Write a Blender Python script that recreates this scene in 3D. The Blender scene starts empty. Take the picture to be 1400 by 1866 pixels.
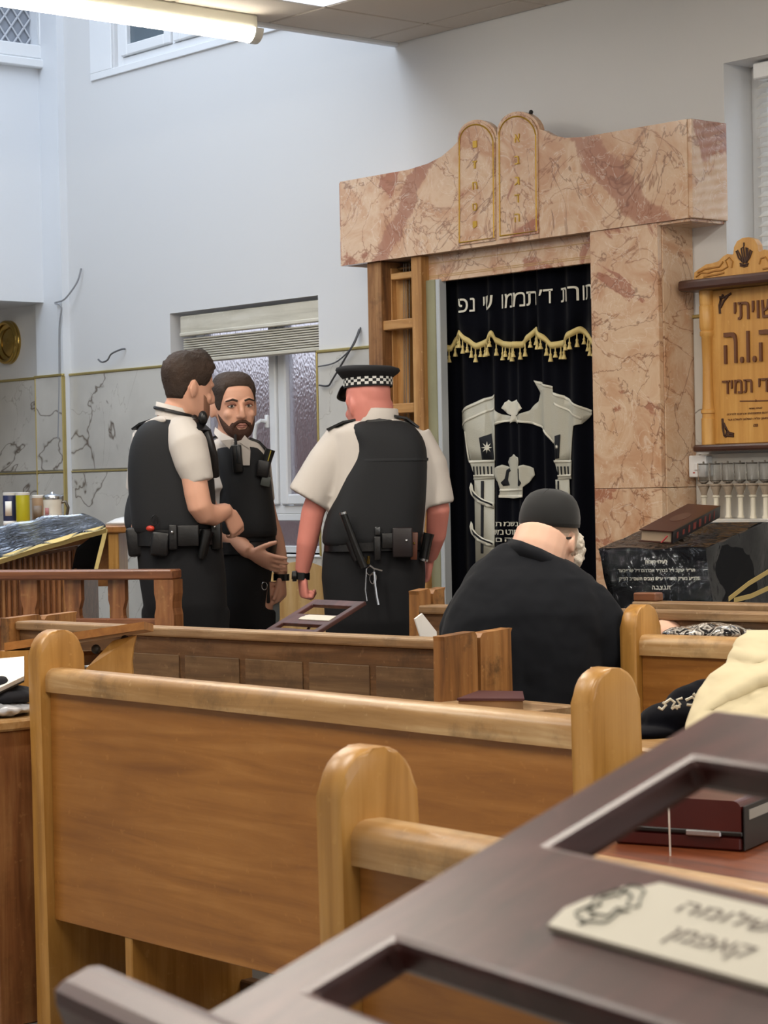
import bpy, bmesh, math, random
from mathutils import Vector, Matrix, noise as mnoise
from mathutils.geometry import tessellate_polygon, delaunay_2d_cdt
random.seed(7)
SC = bpy.context.scene
COL = SC.collection
PI = math.pi

# ------------------------------------------------------------------ camera
FPX, IMW, IMH = 4000.0, 1400, 1866
CAM = Vector((0, 0, 1.35))
ROLL, PITCH, YAW = 0.02, 52/4000, math.atan(3430/4000)
FH = Vector((-math.cos(YAW), math.sin(YAW), 0)); RH = Vector((math.sin(YAW), math.cos(YAW), 0)); UPZ = Vector((0, 0, 1))
CF = FH*math.cos(PITCH) - UPZ*math.sin(PITCH)
_u0 = UPZ*math.cos(PITCH) + FH*math.sin(PITCH)
CR = RH*math.cos(ROLL) - _u0*math.sin(ROLL)
CU = _u0*math.cos(ROLL) + RH*math.sin(ROLL)
cd = bpy.data.cameras.new('camera'); cam = bpy.data.objects.new('camera', cd); COL.objects.link(cam)
cam.matrix_world = Matrix(((CR.x, CU.x, -CF.x, CAM.x), (CR.y, CU.y, -CF.y, CAM.y), (CR.z, CU.z, -CF.z, CAM.z), (0, 0, 0, 1)))
cd.sensor_fit = 'VERTICAL'; cd.sensor_height = 24; cd.sensor_width = 18; cd.lens = FPX/IMH*24
cd.clip_start = 0.05; cd.clip_end = 200
cd.dof.use_dof = True; cd.dof.focus_distance = 7.0; cd.dof.aperture_fstop = 12
SC.camera = cam
SC.view_settings.view_transform = 'Standard'; SC.view_settings.look = 'None'
SC.view_settings.gamma = 1; SC.view_settings.use_curve_mapping = False
SC.view_settings.exposure = 0.0

def lin(h):
    h = h.lstrip('#'); c = [int(h[i:i+2], 16)/255 for i in (0, 2, 4)]
    return tuple(((v/12.92) if v <= .04045 else ((v+.055)/1.055)**2.4) for v in c) + (1,)

# ------------------------------------------------------------------ world and lights
w = bpy.data.worlds.new('sky'); SC.world = w; w.use_nodes = True
w.node_tree.nodes['Background'].inputs[0].default_value = (0.78, 0.87, 1.0, 1)
w.node_tree.nodes['Background'].inputs[1].default_value = 2.6
def area(name, loc, rot, sx, sy, power, col, spread=180):
    l = bpy.data.lights.new(name, 'AREA'); l.shape = 'RECTANGLE'; l.size = sx; l.size_y = sy; l.energy = power; l.color = col
    l.spread = math.radians(spread)
    o = bpy.data.objects.new(name, l); COL.objects.link(o); o.location = loc; o.rotation_euler = rot; return o
# daylight falling through the rooflight over the tall part of the room
area('rooflight', (-9.3, 4.0, 5.35), (0, 0, 0), 2.4, 5.0, 80, (0.74, 0.85, 1.0))
# unseen fluorescent fittings added to light the room under the low ceiling (modelled below)
UNSEEN_TUBES = [(-6.2, 3.4), (-6.2, 1.2), (-3.9, 4.6), (-3.9, 1.2), (-1.6, 4.6), (-1.6, 1.2), (0.8, 3.2)]
for i, (tx, ty) in enumerate(UNSEEN_TUBES):
    area('unseen_tube_light', (tx, ty, 3.33), (0, 0, 0), .10, 1.5, 38, (1.0, 0.93, 0.83))
# added fill lamp behind the camera; the side wall has no window
area('side_fill_light', (2.9, 2.5, 1.9), (0, PI/2, 0), 1.4, 3.0, 35, (0.93, 0.96, 1.0))

# ------------------------------------------------------------------ pixels to places (a pixel is a direction; the surface it lies on gives the distance)
def ray(x, y): return CF + CR*((x-700)/FPX) - CU*((y-933)/FPX)
def onY(x, y, Y): r = ray(x, y); return CAM + r*(Y/r.y)
def onX(x, y, X): r = ray(x, y); return CAM + r*(X/r.x)
def onZ(x, y, z): r = ray(x, y); return CAM + r*((z-CAM.z)/r.z)
def at(x, y, d): return CAM + ray(x, y)*d

# ------------------------------------------------------------------ materials
MATS = {}
def nodes(name):
    m = bpy.data.materials.new(name); m.use_nodes = True; nt = m.node_tree
    b = nt.nodes['Principled BSDF']; return m, nt, b
def N(nt, typ, **kw):
    n = nt.nodes.new(typ)
    for k, v in kw.items():
        if k in n.inputs: n.inputs[k].default_value = v
        else: setattr(n, k, v)
    return n
def ramp(nt, fac, stops):
    r = nt.nodes.new('ShaderNodeValToRGB'); e = r.color_ramp.elements
    while len(e) < len(stops): e.new(.5)
    for el, (p, c) in zip(e, stops): el.position = p; el.color = c if not isinstance(c, str) else lin(c)
    nt.links.new(fac, r.inputs[0]); return r.outputs[0]
def coords(nt, scale=(1, 1, 1), rnd=True, obj=True):
    tc = nt.nodes.new('ShaderNodeTexCoord'); mp = nt.nodes.new('ShaderNodeMapping'); mp.inputs['Scale'].default_value = scale
    src = tc.outputs['Object']
    if not obj: src = nt.nodes.new('ShaderNodeNewGeometry').outputs['Position']
    if rnd:
        oi = nt.nodes.new('ShaderNodeObjectInfo'); ad = nt.nodes.new('ShaderNodeVectorMath'); ad.operation = 'MULTIPLY_ADD'
        ad.inputs[1].default_value = (7, 5, 3); nt.links.new(oi.outputs['Random'], ad.inputs[0]); nt.links.new(src, ad.inputs[2]); src = ad.outputs[0]
    nt.links.new(src, mp.inputs[0]); return mp.outputs[0]
def bump(nt, b, h, strength=.2, dist=.002):
    bp = nt.nodes.new('ShaderNodeBump'); bp.inputs['Strength'].default_value = strength; bp.inputs['Distance'].default_value = dist
    nt.links.new(h, bp.inputs['Height']); nt.links.new(bp.outputs[0], b.inputs['Normal'])
def mix(nt, fac, a, b_, mode='MIX'):
    m = nt.nodes.new('ShaderNodeMix'); m.data_type = 'RGBA'; m.blend_type = mode
    for sock, v in ((m.inputs[0], fac), (m.inputs[6], a), (m.inputs[7], b_)):
        if hasattr(v, 'links') or hasattr(v, 'is_linked'): nt.links.new(v, sock)
        else: sock.default_value = lin(v) if isinstance(v, str) else v
    return m.outputs[2]
def plain(name, col, rough=.5, metal=0, spec=.5, coat=0, sheen=0, bmp=0, bscale=60, var=0, sss=0):
    if name in MATS: return MATS[name]
    m, nt, b = nodes(name); c = lin(col)
    b.inputs['Base Color'].default_value = c; b.inputs['Roughness'].default_value = rough; b.inputs['Metallic'].default_value = metal
    b.inputs['Specular IOR Level'].default_value = spec; b.inputs['Coat Weight'].default_value = coat
    if sheen: b.inputs['Sheen Weight'].default_value = sheen; b.inputs['Sheen Roughness'].default_value = .4
    if sss: b.inputs['Subsurface Weight'].default_value = sss; b.inputs['Subsurface Radius'].default_value = (.02, .007, .004); b.inputs['Subsurface Scale'].default_value = .5
    co = coords(nt)
    if var:
        n = N(nt, 'ShaderNodeTexNoise', Scale=6.0, Detail=4.0); nt.links.new(co, n.inputs['Vector'])
        d = tuple(v*(1-var) for v in c[:3])+(1,); l = tuple(min(1, v*(1+var)) for v in c[:3])+(1,)
        nt.links.new(ramp(nt, n.outputs[0], [(.3, d), (.7, l)]), b.inputs['Base Color'])
    if bmp:
        n2 = N(nt, 'ShaderNodeTexNoise', Scale=float(bscale), Detail=3.0); nt.links.new(co, n2.inputs['Vector']); bump(nt, b, n2.outputs[0], bmp, .003)
    MATS[name] = m; return m
def wood(name, dark, mid, light, axis='x', rough=.42, coat=.15, grime=0.0, freq=1.0):
    if name in MATS: return MATS[name]
    m, nt, b = nodes(name)
    s = {'x': (1.2, 16, 16), 'y': (16, 1.2, 16), 'z': (16, 16, 1.2)}[axis]
    co = coords(nt, tuple(v*freq for v in s))
    n = N(nt, 'ShaderNodeTexNoise', Scale=1.6, Detail=6.0, Roughness=.6, Distortion=.6); nt.links.new(co, n.inputs['Vector'])
    c = ramp(nt, n.outputs[0], [(.28, dark), (.5, mid), (.74, light)])
    co2 = coords(nt, (1, 1, 1))
    n2 = N(nt, 'ShaderNodeTexNoise', Scale=3.0, Detail=5.0, Roughness=.65); nt.links.new(co2, n2.inputs['Vector'])
    f2 = ramp(nt, n2.outputs[0], [(.35, (0, 0, 0, 1)), (.75, (1, 1, 1, 1))])
    c = mix(nt, f2, c, mix(nt, .5, c, dark), 'MIX')
    if grime:
        n3 = N(nt, 'ShaderNodeTexNoise', Scale=7.0, Detail=8.0, Roughness=.7); nt.links.new(co2, n3.inputs['Vector'])
        f3 = ramp(nt, n3.outputs[0], [(.52, (0, 0, 0, 1)), (.68, (grime, grime, grime, 1))])
        c = mix(nt, f3, c, '#3a2a18')
    # fine pale scratches
    co3 = coords(nt, (40, 40, 40)); v = N(nt, 'ShaderNodeTexNoise', Scale=1.3, Detail=2.0); nt.links.new(co3, v.inputs['Vector'])
    f4 = ramp(nt, v.outputs[0], [(.66, (0, 0, 0, 1)), (.74, (.35, .35, .35, 1))]); c = mix(nt, f4, c, light)
    nt.links.new(c, b.inputs['Base Color'])
    b.inputs['Roughness'].default_value = rough; b.inputs['Coat Weight'].default_value = coat; b.inputs['Coat Roughness'].default_value = .25
    bump(nt, b, n.outputs[0], .12, .002)
    MATS[name] = m; return m
def marble_pink(name='pink_marble', seed=0, bands=()):
    if name in MATS: return MATS[name]
    m, nt, b = nodes(name)
    co = coords(nt, (1, 1, 1), rnd=False, obj=False)
    ofs = nt.nodes.new('ShaderNodeVectorMath'); ofs.operation = 'ADD'; ofs.inputs[1].default_value = (seed*3.1, seed*1.7, seed*2.3); nt.links.new(co, ofs.inputs[0]); co = ofs.outputs[0]
    n = N(nt, 'ShaderNodeTexNoise', Scale=4.5, Detail=9.0, Roughness=.62, Distortion=.9); nt.links.new(co, n.inputs['Vector'])
    base = ramp(nt, n.outputs[0], [(.24, '#b07a52'), (.42, '#c79f7f'), (.58, '#d6b99c'), (.78, '#bf8e66')])
    # red-brown patches
    n2 = N(nt, 'ShaderNodeTexNoise', Scale=1.35, Detail=6.0, Roughness=.6, Distortion=1.0); nt.links.new(co, n2.inputs['Vector'])
    f2 = ramp(nt, n2.outputs[0], [(.585, (0, 0, 0, 1)), (.60, (.75, .75, .75, 1)), (.74, (.55, .55, .55, 1))])
    base = mix(nt, f2, base, '#9a5a44')
    for x0, z0, x1, z1, w_, tone in bands:            # broad red-brown seams running through this slab
        L_ = math.hypot(x1-x0, z1-z0); nx, nz = -(z1-z0)/L_, (x1-x0)/L_
        gp = nt.nodes.new('ShaderNodeNewGeometry'); dt = nt.nodes.new('ShaderNodeVectorMath'); dt.operation = 'DOT_PRODUCT'; dt.inputs[1].default_value = (nx, 0, nz); nt.links.new(gp.outputs['Position'], dt.inputs[0])
        nb = N(nt, 'ShaderNodeTexNoise', Scale=5.0, Detail=7.0, Roughness=.65); nt.links.new(co, nb.inputs['Vector'])
        ma = nt.nodes.new('ShaderNodeMath'); ma.operation = 'MULTIPLY_ADD'; ma.inputs[1].default_value = .22; nt.links.new(nb.outputs[0], ma.inputs[0]); nt.links.new(dt.outputs['Value'], ma.inputs[2])
        sb = nt.nodes.new('ShaderNodeMath'); sb.operation = 'SUBTRACT'; sb.inputs[1].default_value = nx*x0+nz*z0+.11; nt.links.new(ma.outputs[0], sb.inputs[0])
        ab = nt.nodes.new('ShaderNodeMath'); ab.operation = 'ABSOLUTE'; nt.links.new(sb.outputs[0], ab.inputs[0])
        fb_ = ramp(nt, ab.outputs[0], [(0, (.75, .75, .75, 1)), (w_*.8, (.7, .7, .7, 1)), (w_, (0, 0, 0, 1))]); base = mix(nt, fb_, base, tone)
    # pale scribbles and dark veins: thin bands of distorted noise
    for sc, dist, w_, colr, amt, o in ((2.4, 1.2, .010, '#8f5f44', .75, .5), (6.0, 1.8, .014, '#e6d6c2', .5, .47), (1.5, 1.6, .007, '#7c5542', .75, .52)):
        nn = N(nt, 'ShaderNodeTexNoise', Scale=sc, Detail=5.0, Roughness=.55, Distortion=dist); nt.links.new(co, nn.inputs['Vector'])
        sb = nt.nodes.new('ShaderNodeMath'); sb.operation = 'SUBTRACT'; sb.inputs[1].default_value = o; nt.links.new(nn.outputs[0], sb.inputs[0])
        ab = nt.nodes.new('ShaderNodeMath'); ab.operation = 'ABSOLUTE'; nt.links.new(sb.outputs[0], ab.inputs[0])
        f = ramp(nt, ab.outputs[0], [(0, (amt, amt, amt, 1)), (w_, (0, 0, 0, 1))]); base = mix(nt, f, base, colr)
    nt.links.new(base, b.inputs['Base Color']); b.inputs['Roughness'].default_value = .16; b.inputs['Specular IOR Level'].default_value = .5
    MATS[name] = m; return m
def marble_white(name='white_marble'):
    if name in MATS: return MATS[name]
    m, nt, b = nodes(name)
    co = coords(nt, (1, 1, 1), rnd=True)
    n = N(nt, 'ShaderNodeTexNoise', Scale=2.5, Detail=6.0); nt.links.new(co, n.inputs['Vector'])
    base = ramp(nt, n.outputs[0], [(.3, '#b9b6b0'), (.6, '#cfccc5')])
    for sc, dist, w_, colr, amt, o in ((.75, .8, .0055, '#4c3a2c', .85, .5), (1.5, 1.0, .003, '#857b6e', .5, .5)):
        nn = N(nt, 'ShaderNodeTexNoise', Scale=sc, Detail=5.0, Roughness=.55, Distortion=dist); nt.links.new(co, nn.inputs['Vector'])
        sb = nt.nodes.new('ShaderNodeMath'); sb.operation = 'SUBTRACT'; sb.inputs[1].default_value = o; nt.links.new(nn.outputs[0], sb.inputs[0])
        ab = nt.nodes.new('ShaderNodeMath'); ab.operation = 'ABSOLUTE'; nt.links.new(sb.outputs[0], ab.inputs[0])
        f = ramp(nt, ab.outputs[0], [(0, (amt, amt, amt, 1)), (w_, (0, 0, 0, 1))]); base = mix(nt, f, base, colr)
    nt.links.new(base, b.inputs['Base Color']); b.inputs['Roughness'].default_value = .22
    MATS[name] = m; return m
def emit(name, col, strength):
    m, nt, b = nodes(name); b.inputs['Base Color'].default_value = lin(col)
    b.inputs['Emission Color'].default_value = lin(col); b.inputs['Emission Strength'].default_value = strength; MATS[name] = m; return m
def clear_film(name='clear_film', rough=.08, ior=1.3, scale=9.0, dist=.03):
    """thin clear plastic: lets light through, mirrors by Fresnel, creased"""
    if name in MATS: return MATS[name]
    m, nt, b = nodes(name); nt.nodes.remove(b); out = nt.nodes['Material Output']
    tr = nt.nodes.new('ShaderNodeBsdfTransparent'); tr.inputs[0].default_value = (.96, .97, .98, 1); gl = nt.nodes.new('ShaderNodeBsdfGlossy'); gl.inputs['Roughness'].default_value = rough; gl.inputs[0].default_value = (.6, .63, .68, 1)
    co = coords(nt, (1, 1, 1)); n2 = N(nt, 'ShaderNodeTexNoise', Scale=scale, Detail=3.0, Distortion=2.2); nt.links.new(co, n2.inputs['Vector'])
    bp = nt.nodes.new('ShaderNodeBump'); bp.inputs['Strength'].default_value = .9; bp.inputs['Distance'].default_value = dist*.5; nt.links.new(n2.outputs[0], bp.inputs['Height'])
    fr = nt.nodes.new('ShaderNodeFresnel'); fr.inputs['IOR'].default_value = ior; nt.links.new(bp.outputs[0], gl.inputs['Normal'])
    mx = nt.nodes.new('ShaderNodeMixShader'); nt.links.new(fr.outputs[0], mx.inputs[0]); nt.links.new(tr.outputs[0], mx.inputs[1]); nt.links.new(gl.outputs[0], mx.inputs[2]); nt.links.new(mx.outputs[0], out.inputs['Surface'])
    MATS[name] = m; return m
def frosted(name='frosted_glass'):
    if name in MATS: return MATS[name]
    m, nt, b = nodes(name); b.inputs['Base Color'].default_value = lin('#b5aeb0'); b.inputs['Roughness'].default_value = .34
    b.inputs['Transmission Weight'].default_value = 1.0; b.inputs['IOR'].default_value = 1.25
    n2 = N(nt, 'ShaderNodeTexVoronoi', Scale=85.0); nt.links.new(coords(nt, (1, 1, .6), rnd=False), n2.inputs['Vector']); bump(nt, b, n2.outputs[0], .6, .006)
    MATS[name] = m; return m

M_plaster = plain('white_plaster', '#d6d6d6', .75, bmp=.08, bscale=25)
M_beige = plain('beige_paint', '#cdc7be', .7)
M_ceil = plain('ceiling_tile_fissured', '#cdc5bb', .9, bmp=.25, bscale=180)
M_white = plain('white_upvc', '#e4e6e8', .3)
M_whitep = plain('white_paint', '#dcdfe3', .5)
M_gold = plain('gold_trim', '#bfae72', .3, metal=.6)
M_brass = plain('polished_brass', '#b89a55', .18, metal=1)
M_pew = wood('golden_oak', '#865524', '#a36c30', '#b88142', 'x', .40, .12)
M_pewz = wood('golden_oak_upright', '#936526', '#b58440', '#c99a57', 'z', .38, .2)
M_pewrail = wood('golden_oak_rail', '#8c6535', '#b08856', '#cfb083', 'x', .38, .15, grime=.45)
M_old = wood('worn_old_pine', '#3f2a18', '#6d4c2c', '#927050', 'x', .55, .05, grime=.7)
M_oldz = wood('worn_old_pine_upright', '#5a3a1c', '#9a6836', '#b98c56', 'z', .5, .05, grime=.9)
M_oldrail = wood('worn_pine_rail', '#6a4f33', '#9c7c58', '#c0a682', 'x', .5, .05, grime=.4)
M_walnut = wood('reddish_walnut', '#4c2b19', '#7d4c2e', '#9c6c48', 'x', .4, .2)
M_walnutz = wood('reddish_walnut_upright', '#5a341c', '#8f5c36', '#b08050', 'z', .4, .2, grime=.3)
M_mahog = wood('dark_mahogany', '#331814', '#4c2723', '#643b37', 'y', .38, .2)
M_pine = wood('raw_pine', '#8f6233', '#bd8c52', '#d4ab74', 'z', .6, 0)
M_pinex = wood('raw_pine_rung', '#8f6233', '#bd8c52', '#d4ab74', 'x', .6, 0)
M_oldstud = wood('weathered_stud', '#5b3a20', '#8f633a', '#b48a5a', 'z', .7, 0, grime=.5)
M_black = plain('black_cloth', '#0e0f13', .85, sheen=.0, bmp=.15, bscale=120)
M_vest = plain('black_vest_fabric', '#14161a', .8, bmp=.15, bscale=300)
M_blackp = plain('black_plastic', '#0b0c0d', .35)
M_leather = plain('black_leather', '#121214', .4, bmp=.2, bscale=90)
M_trous = plain('black_trouser_cloth', '#0b0c11', .9)
M_shirt = plain('white_shirt_cotton', '#cbc4bd', .85, bmp=.12, bscale=40)
M_suit = plain('charcoal_wool', '#14161b', .9, sheen=.04, spec=.2, bmp=.15, bscale=14)
M_velvet = plain('navy_velvet', '#04050d', .95, spec=.1, sheen=.06)
M_silver = plain('silver_embroidery', '#b4b1a2', .55, bmp=.4, bscale=220)
M_silverl = plain('pale_silver_embroidery', '#d6d2c2', .5, bmp=.4, bscale=220)
M_fringe = plain('gold_fringe', '#cdb878', .7, bmp=.3, bscale=200)
M_steel = plain('steel', '#b9bbbd', .25, metal=1)
M_paper = plain('paper', '#e4e2de', .8)
M_skin = plain('skin', '#dba68c', .55, sss=.08, var=.05)
M_skinred = plain('sunburnt_skin', '#d8897c', .5, sss=.08, var=.07)
M_skinold = plain('pale_skin', '#e0b49c', .55, sss=.08, var=.06)
M_hair = plain('brown_hair', '#33241a', .75, bmp=1.0, bscale=140, var=.45)
M_beard = plain('dark_beard', '#452a1d', .8, bmp=.9, bscale=200)
M_hairw = plain('white_hair', '#cfc6b8', .8, bmp=.8, bscale=160)
M_film = clear_film()
M_gletter = plain('gold_leaf', '#c39b35', .4, metal=.4)

# ------------------------------------------------------------------ mesh helpers
class MB:
    def __init__(s): s.v = []; s.f = []
    def add(s, vs, fs):
        o = len(s.v); s.v += [Vector(p) for p in vs]; s.f += [tuple(i+o for i in f) for f in fs]; return s
    def box(s, lo, hi, bev=0.0, M=None, seg=1):
        bm = bmesh.new(); bmesh.ops.create_cube(bm, size=1)
        lo = Vector(lo); hi = Vector(hi); c = (lo+hi)/2; d = hi-lo
        for v in bm.verts: v.co = Vector((v.co.x*d.x, v.co.y*d.y, v.co.z*d.z)) + c
        if bev: bmesh.ops.bevel(bm, geom=list(bm.edges), offset=min(bev, min(abs(d.x), abs(d.y), abs(d.z))*.45), segments=seg, affect='EDGES', profile=.5)
        bm.verts.index_update(); vs = [(M @ v.co if M else v.co.copy()) for v in bm.verts]; fs = [tuple(v.index for v in f.verts) for f in bm.faces]; bm.free()
        return s.add(vs, fs)
    def prism(s, loop, off, M=None):
        """closed outline (3D points) extruded by the vector off"""
        n = len(loop); off = Vector(off); a = [Vector(p) for p in loop]; b = [p+off for p in a]
        if M: a = [M @ p for p in a]; b = [M @ p for p in b]
        fs = [tuple(range(n))[::-1], tuple(range(n, 2*n))] + [(i, (i+1) % n, n+(i+1) % n, n+i) for i in range(n)]
        return s.add(a+b, fs)
    def loft(s, rings, cap=True, closed=True):
        n = len(rings[0]); vs = [p for r in rings for p in r]; fs = []
        for k in range(len(rings)-1):
            for i in range(n if closed else n-1):
                j = (i+1) % n; fs.append((k*n+i, k*n+j, (k+1)*n+j, (k+1)*n+i))
        if cap and closed: fs.append(tuple(range(n))[::-1]); fs.append(tuple(range((len(rings)-1)*n, len(rings)*n)))
        return s.add(vs, fs)
    def tube(s, path, rad, n=10, cap=True, flat=1.0, flatdir=None):
        path = [Vector(p) for p in path]
        if not isinstance(rad, (list, tuple)): rad = [rad]*len(path)
        rings = []; ref = None
        for i, p in enumerate(path):
            t = (path[min(i+1, len(path)-1)] - path[max(i-1, 0)]); t = t.normalized() if t.length > 1e-9 else Vector((0, 0, 1))
            if ref is None:
                ref = flatdir if flatdir is not None else (Vector((0, 0, 1)) if abs(t.z) < .9 else Vector((1, 0, 0)))
            a = (ref - t*ref.dot(t)); a = a.normalized() if a.length > 1e-6 else t.orthogonal().normalized()
            b = t.cross(a); ref = a
            rings.append([p + a*(rad[i]*flat*math.cos(q*2*PI/n)) + b*(rad[i]*math.sin(q*2*PI/n)) for q in range(n)])
        return s.loft(rings, cap)
    def lathe(s, prof, c=(0, 0, 0), n=16, axis=None):
        c = Vector(c); rings = []
        for r, z in prof:
            rings.append([c + Vector((r*math.cos(q*2*PI/n), r*math.sin(q*2*PI/n), z)) for q in range(n)])
        if axis is not None:
            M = Vector((0, 0, 1)).rotation_difference(Vector(axis)).to_matrix(); rings = [[c + M @ (p-c) for p in r] for r in rings]
        return s.loft(rings)
    def ball(s, c, r, nu=14, nv=9, M=None):
        c = Vector(c); r = Vector(r) if hasattr(r, '__len__') else Vector((r, r, r)); rings = []
        for i in range(nv):
            th = PI*(i+.02)/(nv-1+.04) ; rings.append([])
            for q in range(nu):
                p = Vector((r.x*math.sin(th)*math.cos(q*2*PI/nu), r.y*math.sin(th)*math.sin(q*2*PI/nu), r.z*math.cos(th)))
                rings[-1].append(c + (M @ p if M else p))
        return s.loft(rings)
    def xf(s, M): s.v = [M @ p for p in s.v]; return s

WM = {}
def link(o, parent):
    COL.objects.link(o)
    if parent is not None: o.parent = parent
def thing(name, label, cat, loc=(0, 0, 0), rz=0, group=None):
    o = bpy.data.objects.new(name, None); COL.objects.link(o); o.location = loc; o.rotation_euler = (0, 0, rz); o.empty_display_size = .1
    o['label'] = label; o['category'] = cat
    if group: o['group'] = group
    WM[o.name] = Matrix.Translation(Vector(loc)) @ Matrix.Rotation(rz, 4, 'Z'); return o
def tag(o, label, cat, group=None):
    o['label'] = label; o['category'] = cat
    if group: o['group'] = group
    return o
def obj(name, mb, mat, parent=None, smooth=False, world=False, label=None, subsurf=0, recenter=None, fixn=True):
    """one mesh object; world=True means the builder holds world coordinates"""
    M = Matrix.Identity(4)
    p = parent
    if world and p is not None: M = WM[p.name].inverted()
    org = Vector((0, 0, 0))
    if parent is None or recenter:
        lo = Vector([min(v[i] for v in mb.v) for i in range(3)]); hi = Vector([max(v[i] for v in mb.v) for i in range(3)])
        org = Vector(((lo.x+hi.x)/2, (lo.y+hi.y)/2, lo.z))
    me = bpy.data.meshes.new(name); me.from_pydata([tuple(M @ v - (M @ org if recenter and p is not None else org)) for v in mb.v], [], mb.f)
    bm = bmesh.new(); bm.from_mesh(me)
    if fixn: bmesh.ops.recalc_face_normals(bm, faces=bm.faces)
    bm.to_mesh(me); bm.free()
    for m in (mat if isinstance(mat, (list, tuple)) else [mat]): me.materials.append(m)
    if smooth:
        me.polygons.foreach_set('use_smooth', [True]*len(me.polygons))
        if smooth != 'full':
            try: me.set_sharp_from_angle(angle=math.radians(45))
            except Exception: pass
    o = bpy.data.objects.new(name, me); link(o, parent)
    if parent is None: o.location = org; WM[o.name] = Matrix.Translation(org)
    elif recenter: o.location = M @ org; WM[o.name] = WM[parent.name] @ Matrix.Translation(M @ org)
    else: WM[o.name] = WM[parent.name].copy()
    if subsurf:
        md = o.modifiers.new('sub', 'SUBSURF'); md.levels = subsurf; md.render_levels = subsurf
    if label: o['label'] = label
    return o
def struct(name, mb, mat, **kw):
    o = obj(name, mb, mat, **kw); o['kind'] = 'structure'; return o
def clone(o, parent, loc=None):
    c = o.copy(); COL.objects.link(c); c.parent = parent
    if loc is not None: c.location = loc
    WM[c.name] = WM[parent.name] @ Matrix.Translation(c.location) if parent else Matrix.Translation(c.location); return c

def text_geo(s, size=1.0, extrude=0.0, bold=0.0):
    """letter shapes of a Hebrew line (already in reading order) as 2D geometry: verts (x right, y up), faces"""
    c = bpy.data.curves.new('tmp_text', 'FONT'); c.body = s[::-1]; c.size = size; c.fill_mode = 'NONE'; c.resolution_u = 4
    o = bpy.data.objects.new('tmp_text', c); COL.objects.link(o); bpy.context.view_layer.update()
    m = bpy.data.meshes.new_from_object(o.evaluated_get(bpy.context.evaluated_depsgraph_get()))
    v2 = [v.co.to_2d() for v in m.vertices]; ed = [tuple(e.vertices) for e in m.edges]
    bpy.data.objects.remove(o); bpy.data.curves.remove(c); bpy.data.meshes.remove(m)
    ov, oe, of_, *_ = delaunay_2d_cdt(v2, ed, [], 0, 1e-6)
    def inside(x, y):
        k = False
        for a_, b_ in ed:
            p, q = v2[a_], v2[b_]
            if (p.y > y) != (q.y > y) and x < p.x + (y-p.y)/(q.y-p.y)*(q.x-p.x): k = not k
        return k
    vs = [Vector((p.x, p.y, extrude)) for p in ov]; fs = [tuple(f) for f in of_ if inside(sum(ov[i].x for i in f)/3+1e-7, sum(ov[i].y for i in f)/3+1e-7)]
    if extrude:
        cnt = {}
        for f in fs:
            for i in range(len(f)): cnt[tuple(sorted((f[i], f[(i+1) % len(f)])))] = cnt.get(tuple(sorted((f[i], f[(i+1) % len(f)]))), 0)+1
        n = len(vs); vs = vs + [Vector((p.x, p.y, -extrude)) for p in ov]
        fs += [(a_, b_, b_+n, a_+n) for (a_, b_), k in cnt.items() if k == 1]
    return vs, fs
def split_letters(vs, fs):
    """groups of faces that make one letter each (pieces that overlap along x belong together)"""
    par = list(range(len(vs)))
    def fnd(i):
        while par[i] != i: par[i] = par[par[i]]; i = par[i]
        return i
    for f in fs:
        for i in f[1:]: par[fnd(i)] = fnd(f[0])
    comp = {}
    for f in fs: comp.setdefault(fnd(f[0]), []).append(f)
    it = sorted([[min(vs[i].x for f in c for i in f), max(vs[i].x for f in c for i in f), c] for c in comp.values()], key=lambda q: q[0]); out = []
    for lo, hi, c in it:
        if out and lo < out[-1][1] - .15*min(hi-lo, out[-1][1]-out[-1][0]): out[-1][1] = max(hi, out[-1][1]); out[-1][2] += c
        else: out.append([lo, hi, list(c)])
    res = []
    for lo, hi, c in out:
        ids = sorted({i for f in c for i in f}); mp = {i: k for k, i in enumerate(ids)}; res.append(([vs[i] for i in ids], [tuple(mp[i] for i in f) for f in c]))
    return res
def fit_text(s, x0, x1, y0, y1, extrude=0.0, bold=0.0):
    vs, fs = text_geo(s, 1.0, extrude, bold)
    ax = min(v.x for v in vs); bx = max(v.x for v in vs); ay = min(v.y for v in vs); by = max(v.y for v in vs)
    return [Vector((x0+(v.x-ax)/(bx-ax)*(x1-x0), y0+(v.y-ay)/(by-ay)*(y1-y0), v.z)) for v in vs], fs

# ================================================================== THE SETTING
WY = 6.9            # room face of the wall with the ark
def wall_boxes(mb, u0, u1, z0, z1, holes, mk):
    us = sorted({u0, u1, *[h[0] for h in holes], *[h[1] for h in holes]}); zs = sorted({z0, z1, *[h[2] for h in holes], *[h[3] for h in holes]})
    for a, b in zip(us, us[1:]):
        run = None
        for c, d in zip(zs, zs[1:]):
            inside = any(h[0] <= (a+b)/2 <= h[1] and h[2] <= (c+d)/2 <= h[3] for h in holes)
            if not inside: run = [c, d] if run is None else [run[0], d]
            if inside or d == zs[-1]:
                if run: mk(mb, a, b, run[0], run[1])
                run = None
H1 = (-9.80, -8.52, 1.0, 2.295)      # recessed frosted window
H2 = (-5.87, -4.35, 1.95, 3.03)      # window with the slatted blind
H3 = (-10.28, -9.19, 3.70, 4.80)     # upper window
wf = MB(); wall_boxes(wf, -13.5, 3.2, 0, 5.5, [H1, H2, H3], lambda m, a, b, c, d: m.box((a, WY, c), (b, WY+.28, d)))
wall_front = struct('wall_front', wf, M_plaster)
struct('wall_left', MB().box((-13.7, -2, 0), (-13.5, 7.18, 5.5)), M_beige)
struct('wall_back', MB().box((-13.7, -2.2, 0), (3.4, -2, 5.5)), M_plaster)
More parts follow.
